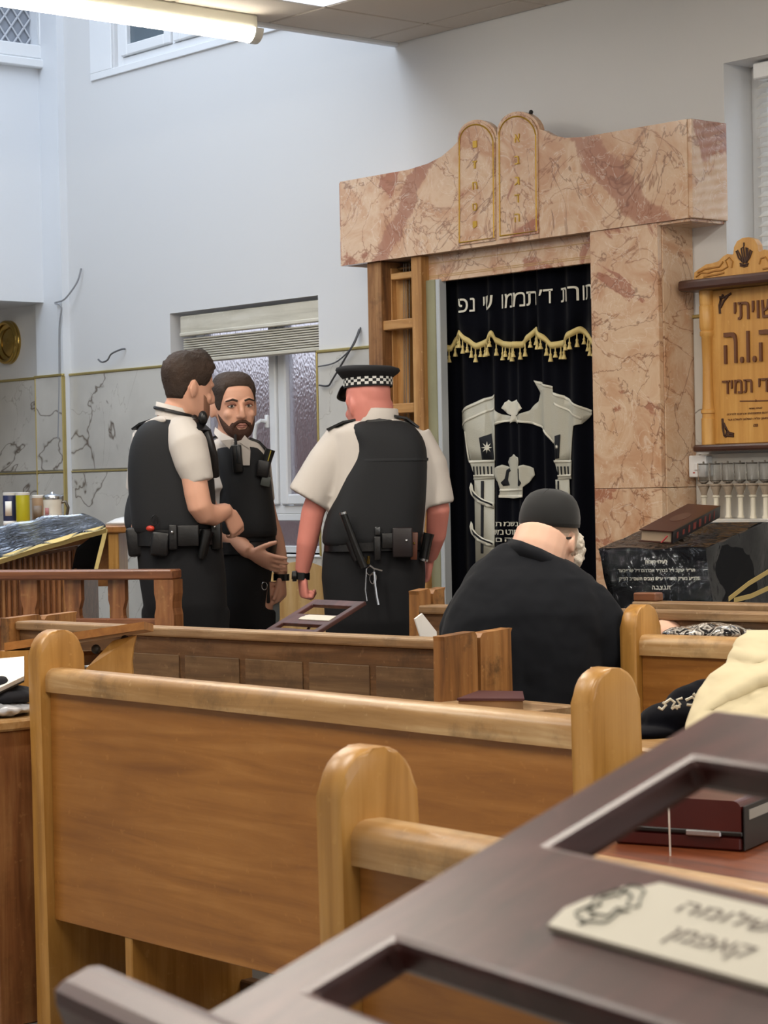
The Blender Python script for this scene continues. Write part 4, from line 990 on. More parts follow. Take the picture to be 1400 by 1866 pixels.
obj('handle', MB().tube([hx*.042+Vector((0, 0, .115)), hx*.062+Vector((0, 0, .118)), hx*.074+Vector((0, 0, .09)), hx*.066+Vector((0, 0, .045)), hx*.046+Vector((0, 0, .025))], .0075, 8), plain('dark_pewter', '#6c675f', .3, metal=.8), tk, smooth=True)
obj('hinge', MB().box(hx*.046+Vector((-.006, -.006, .118)), hx*.046+Vector((.006, .006, .148)), .002), M_steel, tk)
rows = [[Vector((.0452*math.cos(math.radians(va+a)), .0452*math.sin(math.radians(va+a)), z)) for a in range(-45, -10, 5)] for z in (.045, .09)]
thick(obj('painted_crest', MB().loft(rows, False, False), plain('crest_print', '#a06a68', .4, var=.4), tk, smooth='full'), .001)
pp_ = MB(); pa, pb_ = on_desk(190, .08), on_desk(250, .06); pc_, pd_ = on_desk(256, .26), on_desk(215, .30)
for p in (pc_, pd_): p.z += .035
tag(thick(obj('loose_papers', MB().loft([[pa+Vector((0, 0, .008)), pb_+Vector((0, 0, .008))], [(pa+pd_)/2+Vector((0, 0, .01)), (pb_+pc_)/2+Vector((0, 0, .012))], [pd_, pc_]], False, False), M_paper, None, True), .004), 'loose white papers lying at the end of the tall desk', 'papers')

# pale wooden chair beyond the officers
ch = at(545, 1085, 10.2); chr_ = thing('chair', 'pale wooden chair standing between the officers below the window', 'chair', (ch.x, ch.y, 0))
M_pale = wood('pale_birch', '#b58f58', '#cfae78', '#e0c797', 'z', .45, .1)
e = RH; f_ = FH
def bx(cx, cy, z0, z1, sx, sy, nm, bev=.006):
    Mx = Matrix(((e.x, f_.x, 0, ch.x), (e.y, f_.y, 0, ch.y), (0, 0, 1, 0), (0, 0, 0, 1)))
    return obj(nm, MB().box((cx-sx, cy-sy, z0), (cx+sx, cy+sy, z1), bev, Mx), M_pale, chr_, world=True)
bx(0, .0, .43, .46, .21, .21, 'seat', .01)
for sx in (-.18, .18):
    bx(sx, -.18, 0, .43, .018, .018, 'leg'); bx(sx, .18, 0, .43, .018, .018, 'leg'); bx(sx, .19, .46, .93, .018, .014, 'back_post')
Mx = Matrix(((e.x, f_.x, 0, ch.x), (e.y, f_.y, 0, ch.y), (0, 0, 1, 0), (0, 0, 0, 1)))
lp_ = [(-.17, .60), (.17, .60)] + [(.17*math.cos(k*PI/10), .86+.13*math.sin(k*PI/10)) for k in range(11)]
obj('backrest', MB().prism([Vector((a, .185, z)) for a, z in lp_], (0, .02, 0), Mx), M_pale, chr_, world=True)

# ================================================================== COVERED LECTERN at the right
fl_, fr_, fbr, fbl = at(1107, 1004, 7.55), at(1286, 1003, 7.55), at(1300, 1100, 7.5), at(1128, 1100, 7.5)
brt, blt = at(1400, 951, 8.1), at(1215, 953, 8.25); bbr, bbl = Vector((brt.x, brt.y, fbr.z)), Vector((blt.x, blt.y, fbl.z))
lec = thing('lectern', 'wooden lectern under the navy cover in front of the right marble pillar', 'lectern', (fl_.x+.1, fl_.y+.3, 0))
def shrink(p, cen, s): return cen+(p-cen)*s
cen = (fl_+fr_+brt+blt)/4
ped_ = [shrink(p, cen, .86) for p in (fl_, fr_, brt, blt)]
obj('pedestal', MB().loft([[Vector((p.x, p.y, 0)) for p in ped_], [Vector((p.x, p.y, p.z-.03)) for p in ped_]]), M_walnut, lec, world=True)
lc = thing('lectern_cover', 'navy velvet lectern cover with silver Hebrew dedication under clear plastic', 'cover', (fl_.x+.1, fl_.y+.3, fbl.z))
M_navyc = plain('navy_cover_velvet', '#06080f', .85, spec=.2)
cb = [Vector((p.x, p.y, fbl.z-.06)) for p in (fbl, fbr, bbr, bbl)]; ct = [fl_, fr_, brt, blt]
def subdiv_faces(A, B, C_, D, n, wob):
    rows = []
    for j in range(n+1):
        l = A.lerp(D, j/n); r = B.lerp(C_, j/n); rows.append([l.lerp(r, i/n) for i in range(n+1)])
    nn = (B-A).cross(D-A).normalized()
    return [[p + nn*wob*mnoise.noise(p*9) for p in r] for r in rows]
cvm = MB()
for quad in ((cb[0], cb[1], ct[1], ct[0]), (cb[1], cb[2], ct[2], ct[1]), (ct[0], ct[1], ct[2], ct[3]), (cb[3], cb[0], ct[0], ct[3])): cvm.loft([[quad[0], quad[1]], [quad[3], quad[2]]], False, False)
thick(obj('velvet', cvm, M_navyc, lc, world=True), .004, 1)
ux = (fr_-fl_).normalized(); hgt_f = (fl_-fbl).length; uy = ((fl_-fbl)-ux*((fl_-fbl).dot(ux))).normalized(); nf = ux.cross(uy); nf = nf if nf.dot(FH) < 0 else -nf; Wf = (fr_-fl_).length
def ltext(s, x0, x1, y, h_):
    vs, fs = fit_text(s, x0*Wf, x1*Wf, 0, h_, 0, .012)
    o0 = fl_ - uy*y + ux*0 + nf*.006
    obj('lettering', MB().add([o0+ux*v.x+uy*v.y+nf*.001 for v in vs], fs), M_silverl, lc, world=True, fixn=False)
ltext('לעילוי נשמת', .38, .60, .047, .014); ltext('הר״ר יעקב ז״ל בכה״ר אברהם ז״ל שרייבער', .10, .88, .081, .017); ltext('נלב״ע בש״ק תשרי ו׳ ע״ש נצבים תשס״ב לפ״ק', .11, .92, .110, .017); ltext('ת.נ.צ.ב.ה', .44, .62, .139, .013)
film = clear_film('lectern_film', .06, 1.42, 8.0, .03)
fm = MB(); off = lambda p, s: cen+(Vector((p.x, p.y, p.z))-cen)*s
t_ = [off(p, 1.035)+Vector((0, 0, .010)) for p in ct]; b_ = [Vector((p.x, p.y, cb[0].z-.005)) for p in [off(q, 1.02) for q in cb]]
b_[0] = b_[0] - RH*.012; t_[0] = t_[0]-RH*.018
for quad in ((b_[0], b_[1], t_[1], t_[0]), (b_[1], b_[2], t_[2], t_[1]), (t_[0], t_[1], t_[2], t_[3]), (b_[3], b_[0], t_[0], t_[3])): fm.loft(subdiv_faces(*quad, 12, .012), False, False)
obj('film', fm, film, lc, smooth='full', world=True, label='clear crinkled plastic cover')
rb_ = MB()
for k, (a, b) in enumerate((((1328, 1096), (1400, 1046)), ((1338, 1098), (1400, 1076)))):
    A_, B_ = at(*a, 7.45), at(*b, 7.55); up_ = Vector((0, 0, .016))
    thick(obj('ribbon', MB().loft([[A_, A_+up_], [(A_+B_)/2+Vector((0, 0, .006-.012*k)), (A_+B_)/2+up_+Vector((0, 0, .006-.012*k))], [B_, B_+up_]], False, False), plain('dull_gold_ribbon', '#a8935c', .7), lc, world=True), .003)
# book on it
O_ = at(1225, 997, 7.60); wv = at(1166, 993, 7.62)-O_; lv = at(1311, 949, 7.98)-O_; wv = wv.normalized()*.115; 
hv = wv.cross(lv).normalized(); hv = hv if hv.z > 0 else -hv; hv = hv*.044
lift = Vector((0, 0, .012)); O_ = O_+lift
bk_ = thing('prayer_book', 'thick brown leather book with gilt spine lying on the covered lectern', 'book', O_)
def slab(o0, a, b, c): return MB().loft([[o0, o0+a, o0+a+b, o0+b], [o0+c, o0+a+c, o0+a+b+c, o0+b+c]])
Mbook = plain('brown_leather_cover', '#3a1c18', .35, var=.2); 
obj('page_block', slab(O_+wv*.03+lv*.02+hv*.08, wv*.92, lv*.96, hv*.84), plain('page_edges', '#a8937c', .8), bk_, world=True)
obj('front_cover', slab(O_+hv*.92, wv, lv, hv*.08), Mbook, bk_, world=True); obj('back_cover', slab(O_, wv, lv, hv*.08), Mbook, bk_, world=True)
sp_ = obj('spine', slab(O_-wv*.02, wv*.05, lv, hv), plain('black_spine', '#161012', .35), bk_, world=True)
for k, (a, b, c_) in enumerate(((.08, .12, .5), (.20, .25, .4), (.32, .36, .6), (.42, .50, .55), (.54, .60, .62), (.66, .70, .6), (.76, .79, .6), (.86, .88, .7))):
    obj('gilt_mark', slab(O_-wv*.03+lv*a+hv*(.5-c_/2), wv*.012, lv*(b-a)*.7, hv*c_), plain('dull_gilt', '#a88a50' if k % 4 else '#7a2f28', .5), sp_, world=True)
obj('ribbon_marker', MB().tube([O_+wv*.15+hv*.6, O_+wv*.18-lv*.015+hv*.45, O_+wv*.28-lv*.03+hv*.1], .003, 5), plain('red_ribbon', '#8f1f22', .6), bk_, world=True)
oc_ = O_+wv*.5+lv*.5+hv*1.005
obj('embossed_oval', MB().prism([oc_+wv*.22*math.cos(k*PI/12)+lv*.16*math.sin(k*PI/12) for k in range(24)], hv*.012), plain('embossed', '#4f3428', .5), bk_, world=True)

# ================================================================== BOOK STANDS (dark frame with two openings and a plate)
def book_stand(P, ang, tilt, sc, label, plate=True, lip=(-.12, .54)):
    t = thing('book_stand', label, 'book stand', P, ang)
    M = Matrix.Rotation(tilt, 4, 'X') @ Matrix.Scale(sc, 4); Wd, Hh, th = .42, .378, .022
    def bxx(a, b, c_, d, nm, z0=-th, z1=0, bev=.006, m_=M_mahog): return obj(nm, MB().box((a, c_, z0), (b, d, z1), bev, M, 1), m_, t)
    Mx = wood('dark_mahogany_rail', '#331814', '#4c2723', '#643b37', 'x', .38, .2)
    bm = bmesh.new(); xs_ = [0, .047, Wd-.047, Wd]; ys_ = [0, .045, .099, .210, .318, Hh]; g_ = {}
    for i, a in enumerate(xs_):
        for j, c_ in enumerate(ys_): g_[i, j] = bm.verts.new((a, c_, 0))
    fcs = [bm.faces.new((g_[i, j], g_[i+1, j], g_[i+1, j+1], g_[i, j+1])) for i in range(3) for j in range(5) if not (i == 1 and j in (1, 3))]
    ext = bmesh.ops.extrude_face_region(bm, geom=fcs); bmesh.ops.translate(bm, verts=[v for v in ext['geom'] if isinstance(v, bmesh.types.BMVert)], vec=(0, 0, -th))
    bmesh.ops.recalc_face_normals(bm, faces=bm.faces)
    bmesh.ops.bevel(bm, geom=[e for e in bm.edges if len(e.link_faces) == 2 and e.calc_face_angle() > .5], offset=.005, segments=2, affect='EDGES', profile=.5)
    bm.verts.index_update(); fm_ = MB().add([M @ v.co for v in bm.verts], [tuple(v.index for v in f.verts) for f in bm.faces]); bm.free()
    obj('frame', fm_, M_mahog, t)
    obj('book_lip', MB().box((lip[0], -.035, -th), (lip[1], .0, .012), .010, M, 2), Mx, t)
    # brace behind
    obj('brace', MB().tube([M @ Vector((Wd/2, .17, -th)), M @ Vector((Wd/2, .01, -.10))], .008*sc, 6), M_mahog, t)
    if plate:
        pts = [(.137, .139), (.131, .155), (.136, .168), (.143, .171), (.146, .183), (.158, .187), (.164, .193), (.385, .193), (.385, .139)]
        p_ = obj('name_plate', MB().prism([M @ Vector((a, b, .0005)) for a, b in pts], M.to_3x3() @ Vector((0, 0, .0035))), plain('ivory_plate', '#cfcabb', .45), t)
        if plate == 'text':
            def pt(s, x0, x1, y0, y1):
                vs, fs = fit_text(s, x0, x1, y0, y1, 0, .01); obj('plate_letters', MB().add([M @ Vector((v.x, v.y, .0045)) for v in vs], fs), plain('plate_ink', '#5a4a42', .6), p_, fixn=False)
            pt('יצחק בן שלומה', .198, .352, .170, .185); pt('קאפמן', .214, .272, .148, .162)
            rb = MB()
            for rr_ in (1, .62):
                rb.tube([M @ Vector((.157+.015*rr_*math.cos(k*PI/10)+.003*math.sin(k*1.9), .166+.019*rr_*math.sin(k*PI/10)+.002*math.cos(k*2.3), .0045)) for k in range(21)], .0007, 4)
            obj('plate_crest', rb, plain('crest_ink', '#7f8078', .6), p_)
    return t
SA = math.radians(-9.2); ST = math.radians(21.2); SP = at(360, 1850, 1.15)
book_stand(SP, SA, ST, 1.0, 'dark mahogany book stand close to the camera with ivory name plate', 'text')
fs0 = at(500, 1152, 6.75); fsa = math.atan2(RH.y, RH.x)-math.radians(12)
# small table that carries the near stand, below the frame
nt_ = thing('near_desk', 'narrow dark desk below the frame carrying the near book stand', 'desk', (SP.x+.25, SP.y-.2, 0), SA)
zt_ = SP.z-.06
obj('desk_top', MB().box((-.45, -.22, zt_-.03), (.5, .155, zt_), .006), M_mahog, nt_)
for sx in (-.42, .45): obj('side_panel', MB().box((sx-.014, -.2, 0), (sx+.014, .13, zt_-.03), .004), M_mahog, nt_)
zfs = .845
Pf = onZ(480, 1149, zfs); book_stand(Pf, math.radians(0), math.radians(23), .67, 'small purple-brown book stand with white plate standing before the capped officer', True, (-.03, .45))
fdk = desk(Pf.x-.25, Pf.x+.45, Pf.y-.10, Pf.y+.36, .79, 'low old desk behind the panelled pew carrying the small book stand', M_oldrail, 0)

# ================================================================== PEOPLE
def vdir(yaw_deg, pitch=0.0):
    """0 = facing away from the viewer, 90 = facing image right, 180 = facing the viewer"""
    a = math.radians(yaw_deg); v = FH*math.cos(a) + RH*math.sin(a); p = math.radians(pitch)
    return (v*math.cos(p) + UPZ*math.sin(p)).normalized()
HEADP = [(-.122, .022, .080, .045), (-.112, .038, .092, -.005), (-.092, .050, .096, -.040), (-.065, .060, .094, -.062), (-.035, .067, .091, -.080), (0, .071, .088, -.092), (.03, .0745, .093, -.099), (.06, .074, .088, -.099), (.085, .067, .070, -.088), (.105, .052, .044, -.066), (.117, .032, .018, -.040), (.123, .010, -.004, -.018)]
def hp(theta, z, grow=0.0):
    """point of the head surface; theta 0 = face front, z relative to eye level"""
    P = HEADP
    if z <= P[0][0]: w_, f_, b_ = P[0][1:]
    elif z >= P[-1][0]: w_, f_, b_ = P[-1][1:]
    else:
        for a, c in zip(P, P[1:]):
            if a[0] <= z <= c[0]:
                t = (z-a[0])/(c[0]-a[0]); w_, f_, b_ = (a[i]+(c[i]-a[i])*t for i in (1, 2, 3)); break
    cy = (f_+b_)/2; ry = (f_-b_)/2
    c_, s_ = math.cos(theta), math.sin(theta); e_ = .88
    x = (abs(s_)**e_)*math.copysign(1, s_)*(w_+grow); y = cy + (abs(c_)**e_)*math.copysign(1, c_)*(ry+grow)
    return Vector((x, y, z))
class Head:
    def __init__(s, c, fwd, up=UPZ, sc=1.0, wide=1.0):
        s.wide = wide; s.c = Vector(c); s.f = fwd.normalized(); s.u = (up - s.f*up.dot(s.f)).normalized(); s.r = s.f.cross(s.u); s.sc = sc
    def w(s, p): return s.c + (s.r*p[0]*s.wide + s.f*p[1] + s.u*p[2])*s.sc
    def mesh(s, mb, nose=True, ears=True):
        n = 28
        mb.loft([[s.w(hp(k*2*PI/n, z)) for k in range(n)] for z in [-.122, -.116, -.104, -.085, -.06, -.035, -.01, .015, .04, .065, .085, .102, .115, .123]])
        if nose:
            mb.tube([s.w(p) for p in ((0, .078, .022), (0, .094, .004), (0, .108, -.022), (0, .110, -.036), (0, .088, -.046))], [r*s.sc for r in (.009, .0105, .012, .013, .009)], 10)
            for sx in (-1, 1):
                mb.ball(s.w((sx*.013, .096, -.038)), .0085*s.sc, 8, 6); mb.tube([s.w((sx*.010, .090, .020)), s.w((sx*.032, .088, .024)), s.w((sx*.052, .070, .018))], [.008*s.sc, .0085*s.sc, .007*s.sc], 8)
                mb.ball(s.w((sx*.040, .068, -.030)), .020*s.sc, 8, 6)
            mb.tube([s.w(p) for p in ((-.022, .084, -.070), (0, .094, -.069), (.022, .084, -.070))], [.005*s.sc, .0085*s.sc, .005*s.sc], 8)
        if ears:
            for sx in (-1, 1):
                M = Matrix((s.r, s.f, s.u)).transposed()
                Ml = M @ Matrix.Rotation(sx*.35, 3, 'Z')
                mb.ball(s.w((sx*.078, -.012, -.008)), Vector((.009, .019, .033))*s.sc, 10, 8, Ml)
                mb.tube([s.w((sx*(.080+.006*math.sin(k*PI/6)), -.012-.018*math.sin(k*PI/6), -.04+.064*k/6)) for k in range(7)], .006*s.sc, 6)
        return mb
    def cap_shell(s, line, grow, amp, freq=40, n=40, m=12, seed=0, top=.123):
        """hair: from the hairline up over the crown"""
        mb = MB(); rows = []
        for j in range(m+1):
            r = []
            for k in range(n):
                th = k*2*PI/n; zl = line(th); t = j/m; z = zl+(top-zl)*(1-(1-t)**1.7)
                g = (grow(th, z) if callable(grow) else grow)*min(1, .25+t*4); p = hp(th, z, g)
                if z > .085: p.z += g*min(1, (z-.085)/.03)
                q = s.w(p); nz = mnoise.noise(q*freq+Vector((seed, 0, 0)))*amp + mnoise.noise(q*freq*2.7)*amp*.5
                r.append(q + (q-s.c).normalized()*nz*min(1, t*5))
            rows.append(r)
        mb.loft(rows, True, True); return mb
def hand(mb, wrist, fwd, palm, thumb, curl=(.3, .4, .3), s=1.0, spread=.10, thumb_open=.6):
    f = fwd.normalized(); t = (thumb - f*thumb.dot(f)).normalized(); p = f.cross(t); p = p if p.dot(palm) > 0 else -p
    w_ = Vector(wrist); n = 12; rings = []
    for d, hw, ht in ((-.02, .026, .020), (.005, .028, .018), (.03, .036, .017), (.06, .041, .0155), (.085, .040, .014), (.094, .036, .010)):
        c = w_ + f*d*s; rings.append([c + t*(hw*s*math.cos(k*2*PI/n)) + p*(ht*s*math.sin(k*2*PI/n)) for k in range(n)])
    mb.loft(rings)
    for k, (ofs, ln) in enumerate(((.030, .072), (.010, .080), (-.011, .075), (-.030, .058))):
        q = w_ + f*.082*s + t*ofs*s; a = 0; path = [q - f*.02*s, q]; dirf = (f + t*(ofs*spread/.03)).normalized()
        for seg, c_ in zip((.46, .31, .23), curl):
            a += c_*(1+.12*k); dv_ = dirf*math.cos(a) + p*math.sin(a); q = q + dv_*ln*seg*s; path.append(q.copy())
        mb.tube(path, [.0098*s, .0098*s, .009*s, .0083*s, .0070*s], 9)
    q = w_ + f*.022*s + t*.026*s; path = [q - t*.012*s, q]; dv_ = (t*thumb_open + f*(1-thumb_open*.4) + p*.25).normalized()
    for ln in (.036, .032, .026):
        q = q + dv_*ln*s; path.append(q.copy()); dv_ = (dv_ + f*.22 + p*.12).normalized()
    mb.tube(path, [.0135*s, .0135*s, .0115*s, .0105*s, .008*s], 9)
    return mb
def remesh(o, vox, smooth_it=4, fac=.5):
    md = o.modifiers.new('vox', 'REMESH'); md.mode = 'VOXEL'; md.voxel_size = vox; md.use_smooth_shade = True
    sm_ = o.modifiers.new('smooth', 'SMOOTH'); sm_.iterations = smooth_it; sm_.factor = fac; return o
class Fig:
    def __init__(s, d): s.d = d
    def p(s, x, y, do=0.0): return at(x, y, s.d+do)
    def r(s, px): return px/FPX*s.d
    def ring(s, y, xl, xr, dr, dc=0.0, n=28, e=.75, tilt=0.0):
        c = s.p((xl+xr)/2, y, dc); hw = (xr-xl)/2/FPX*(s.d+dc); out = []
        for k in range(n):
            a = k*2*PI/n; ca, sa = math.cos(a), math.sin(a)
            u = (abs(ca)**e)*math.copysign(1, ca); v = (abs(sa)**e)*math.copysign(1, sa)
            out.append(c + RH*hw*u + FH*dr*v + UPZ*tilt*u*hw)
        return out
    def loft(s, mb, rows, e=.75, n=28): return mb.loft([s.ring(*r, n=n, e=e) for r in rows])
    def tube(s, mb, pts, radii, n=16): return mb.tube([s.p(*q) for q in pts], radii, n)
    def feet(s, mb, x, y, do=0.0, yaw=0, L=.27):
        c = s.p(x, y, do); f = vdir(yaw); c = Vector((c.x, c.y, 0)); sd = Vector((f.y, -f.x, 0)); rr = []
        for t, w_, h_ in ((-.08, .030, .06), (-.06, .038, .09), (0, .042, .10), (.07, .045, .075), (.14, .048, .055), (.185, .03, .03)):
            q = c + f*t; rr.append([q + sd*(w_*math.cos(k*2*PI/12)) + UPZ*(h_/2+.004+h_/2*math.sin(k*2*PI/12)) for k in range(12)])
        return mb.loft(rr)
def person(name, label, F, x, do=0.0):
    c = F.p(x, 1000, do); return thing(name, label, 'person', (c.x, c.y, 0))
def gear(F, parent, name, x0, y0, x1, y1, do, th, mat, bev=.006, slant=0.0):
    """belt pouch: box facing the viewer"""
    a = F.p(x0, y1, do); w_ = F.r(x1-x0); h_ = F.r(y1-y0); ex = (RH + UPZ*slant).normalized(); ey = FH; ez = (UPZ - RH*slant).normalized()
    M = Matrix(((ex.x, ey.x, ez.x, a.x), (ex.y, ey.y, ez.y, a.y), (ex.z, ey.z, ez.z, a.z), (0, 0, 0, 1)))
    return obj(name, MB().box((0, 0, 0), (w_, th, h_), bev, M, 2), mat, parent, smooth=True, world=True)
def epaulette(F, parent, pts, w=.028):
    P = [F.p(*q) for q in pts]; rows = []
    for i, p in enumerate(P):
        t = (P[min(i+1, len(P)-1)]-P[max(i-1, 0)]).normalized(); sd = t.cross(UPZ).normalized(); nn = sd.cross(t)
        rows.append([p+sd*w, p+sd*w+nn*.008, p-sd*w+nn*.008, p-sd*w])
    return obj('epaulette', MB().loft(rows), M_leather, parent, world=True)
def belt_of(F, parent, rows, mat=None): return obj('belt', F.loft(MB(), rows, .7, 32), mat or M_leather, parent, smooth=True, world=True)
def peaked_cap(c, fwd, up, sc, parent, rows=3):
    """police cap around centre c (bottom of the band)"""
    f = fwd.normalized(); u = (up-f*up.dot(f)).normalized(); r_ = f.cross(u)
    def W(x, y, z): return c + (r_*x + f*y + u*z)*sc
    n = 44; ex, ey = .090, .112
    def ringc(rx, ry, z, sh=0.0, tz=0.0): return [W(rx*math.sin(k*2*PI/n), sh+ry*math.cos(k*2*PI/n), z+tz*math.cos(k*2*PI/n)) for k in range(n)]
    crown = obj('cap_crown', MB().loft([ringc(ex, ey, .030), ringc(ex+.008, ey+.008, .036), ringc(.118, .128, .052, 0, .006), ringc(.125, .134, .062, 0, .008), ringc(.120, .130, .072, 0, .008), ringc(.09, .10, .080, 0, .006), ringc(.03, .03, .083, 0, .003)]), M_black, parent, smooth='full', world=True)
    bd = obj('cap_band', MB().loft([ringc(ex-.004, ey-.004, -.006), ringc(ex, ey, -.006), ringc(ex, ey, .034), ringc(ex-.004, ey-.004, .034)], False), M_black, parent, smooth=True, world=True)
    ck = MB(); m_ = 40
    for row in range(rows):
        for k in range(m_):
            if (k+row) % 2: continue
            z0 = .001+row*.0105; z1 = z0+.0105; q = []
            for a_, z_ in ((k, z0), (k+1, z0), (k+1, z1), (k, z1)):
                th = a_*2*PI/m_; q.append(W((ex+.0012)*math.sin(th), (ey+.0012)*math.cos(th), z_))
            ck.add(q, [(0, 1, 2, 3)])
    cko = obj('chequered_tape', ck, plain('white_tape', '#d8d8d4', .6), bd, world=True, fixn=False); cko['kind'] = 'stuff'
    pk = []
    for j in range(6):
        t = j/5; pk.append([W((ex+.004+.006*t)*math.sin(th), (ey+.002+.055*t)*math.cos(th), .004-.040*t*t*math.cos(th)-.012*t) for th in [math.radians(-62+124*k/16) for k in range(17)]])
    thick(obj('cap_peak', MB().loft(pk, False, False), M_blackp, parent, smooth='full', world=True), .003)
    return crown

# ---------------------------------------------------------------- officer A: cap, back to the viewer
F = Fig(8.6)
pa = person('person', 'police officer in peaked chequered cap seen from behind, arms hanging', F, 680)
b = MB(); hA = Head(F.p(671, 737, 0), vdir(-30, -4), UPZ, 1.06); hA.mesh(b); b.ball(F.p(637, 731, -.03), Vector((.011, .018, .032)), 12, 8)
F.tube(b, [(671, 696, .0), (671, 715, -.005), (673, 735, -.01), (677, 752, -.01), (682, 775, .0)], [.080, .085, .087, .087, .092], 24)
F.loft(b, [(772, 640, 735, .07), (800, 615, 765, .09), (900, 615, 765, .10), (990, 605, 760, .11), (1080, 605, 758, .11)])
F.tube(b, [(628, 812, 0), (596, 865, -.005), (570, 935, -.01), (560, 990, .0), (551, 1042, .03)], [.045, .050, .046, .042, .029])
hand(b, F.p(551, 1046, .03), (-UPZ*1.0+RH*.05+FH*.12), RH, FH*.9-RH*.3, (.9, 1.2, .8), 1.02, .05, .35)
F.tube(b, [(756, 815, 0), (783, 865, .0), (799, 930, .0), (795, 975, .06), (784, 1015, .14)], [.045, .050, .046, .040, .029])
hand(b, F.p(784, 1017, .15), (-UPZ*1.0-RH*.15+FH*.5), -RH, FH, (.6, .8, .6), 1.0, .05, .3)
for x in (643, 720): F.tube(b, [(x, 1060, 0), (x+2, 1270, 0), (x, 1480, .0)], [.085, .058, .045])
remesh(obj('body', b, M_skinred, pa, world=True), .006)
sh = MB(); F.loft(sh, [(763, 655, 722, .075), (771, 628, 745, .10), (785, 603, 768, .118), (812, 602, 782, .13), (850, 606, 783, .14), (900, 602, 780, .145), (985, 592, 772, .15)])
F.tube(sh, [(632, 795, 0), (600, 845, -.01), (562, 910, -.015)], [.078, .088, .090], 20)
F.tube(sh, [(752, 798, 0), (782, 850, -.005), (799, 921, -.01)], [.076, .074, .066], 20)
so = remesh(obj('shirt', sh, M_shirt, pa, world=True), .008, 5)
cl = MB(); cn = [F.p(684+42*math.cos(a), 759+2*math.cos(a), .098*math.sin(a)) for a in [k*2*PI/24 for k in range(24)]]
cl.loft([[p-UPZ*.02+ (p-F.p(684, 757))*.05 for p in cn], [p+UPZ*.032 for p in cn], [p+UPZ*.035-(p-F.p(684, 757))*.06 for p in cn], [p-UPZ*.02-(p-F.p(684, 757))*.08 for p in cn]], False)
obj('collar', cl, M_shirt, so, smooth='full', world=True)
ve = MB(); F.loft(ve, [(765, 660, 722, .088), (772, 634, 750, .120), (788, 634, 766, .146), (808, 645, 777, .158), (835, 643, 781, .166), (868, 622, 780, .171), (907, 611, 778, .175), (935, 595, 775, .178), (965, 588, 772, .178), (988, 586, 771, .174), (996, 592, 768, .165)], .62, 40)
vo = obj('stab_vest', ve, M_vest, pa, smooth=True, world=True, subsurf=1)
obj('vest_seam', F.loft(MB(), [(836, 642, 782, .1675), (838, 641, 782, .1685), (841, 640, 782, .168)], .62, 40), plain('seam_black', '#1d1f23', .8), vo, smooth=True, world=True)
obj('neck_tape', MB().tube([F.p(655, 774, -.06), F.p(670, 769, -.098), (F.p(692, 766, -.10)), F.p(714, 769, -.08)], .006, 6, True, 1.4), M_leather, pa, smooth=True, world=True)
epaulette(F, so, [(655, 766, -.02), (628, 771, -.02), (600, 785, -.01)], .045); epaulette(F, so, [(718, 760, -.02), (738, 764, -.02), (758, 781, -.01)], .045)
tr = MB(); F.loft(tr, [(975, 596, 768, .150), (1010, 588, 774, .160), (1050, 586, 776, .162), (1090, 590, 774, .158), (1130, 592, 772, .15), (1160, 594, 768, .12)], .8, 32)
for x in (640, 722): F.tube(tr, [(x, 1120, 0), (x+2, 1280, 0), (x, 1490, .0)], [.105, .085, .070], 18)
remesh(obj('trousers', tr, M_trous, pa, world=True), .010, 4)
for x in (638, 724): obj('boot', F.feet(MB(), x, 1490, .03, 0), M_leather, pa, smooth=True, world=True)
bl = belt_of(F, pa, [(972, 596, 768, .158), (974, 592, 772, .172), (1002, 590, 774, .172), (1004, 596, 768, .160)])
bt = obj('baton', MB().tube([F.p(626, 936, -.215), F.p(632, 952, -.215), F.p(648, 995, -.21), F.p(664, 1034, -.205)], [.014, .013, .015, .017], 12), M_blackp, bl, smooth=True, world=True)
obj('baton_cap', MB().tube([F.p(625.5, 933, -.215), F.p(626.5, 937, -.215)], .0145, 12), M_steel, bt, smooth=True, world=True)
obj('baton_holder', MB().tube([F.p(640, 985, -.185), F.p(654, 1020, -.185)], .024, 10), M_leather, bl, smooth=True, world=True)
gear(F, bl, 'belt_clip', 683, 960, 694, 976, -.19, .02, plain('dull_metal', '#4c4e50', .3, metal=.7)); gear(F, bl, 'keeper', 682, 978, 695, 1022, -.195, .025, M_leather)
gear(F, bl, 'pouch', 696, 972, 722, 1000, -.195, .03, M_leather); pz = gear(F, bl, 'cuff_pouch', 716, 963, 752, 1016, -.205, .05, plain('brown_black_leather', '#1c1416', .45))
obj('press_stud', MB().ball(F.p(741, 985, -.206), .0065, 10, 6), M_steel, pz, smooth=True, world=True)
gear(F, bl, 'tan_strap', 748, 971, 760, 1020, -.19, .03, plain('tan_leather', '#5a301e', .45), .004, -.06); obj('press_stud', MB().ball(F.p(755, 990, -.192), .005, 8, 6), M_brass, bl, smooth=True, world=True)
to = obj('spray_can', MB().tube([F.p(782, 972, -.10), F.p(779, 985, -.10), F.p(772, 1021, -.10)], [.022, .019, .019], 14), M_blackp, bl, smooth=True, world=True)
obj('spray_band', MB().tube([F.p(772.5, 1018, -.10), F.p(771.5, 1022, -.10)], .0198, 14), M_steel, to, smooth=True, world=True)
ky = MB(); 
ky.tube([F.p(672, 1013, -.20), F.p(671, 1028, -.20)], .006, 8); obj('brass_clip', ky, M_brass, bl, smooth=True, world=True)
for pts, r_ in (([(674, 1030), (682, 1036), (697, 1040)], .006), ([(668, 1036), (667, 1055), (666, 1075), (669, 1095)], .003), ([(682, 1042), (684, 1066), (687, 1088), (690, 1102)], .0055)):
    obj('key', MB().tube([F.p(*q, -.20) for q in pts], r_, 6), M_steel, bl, smooth=True, world=True)
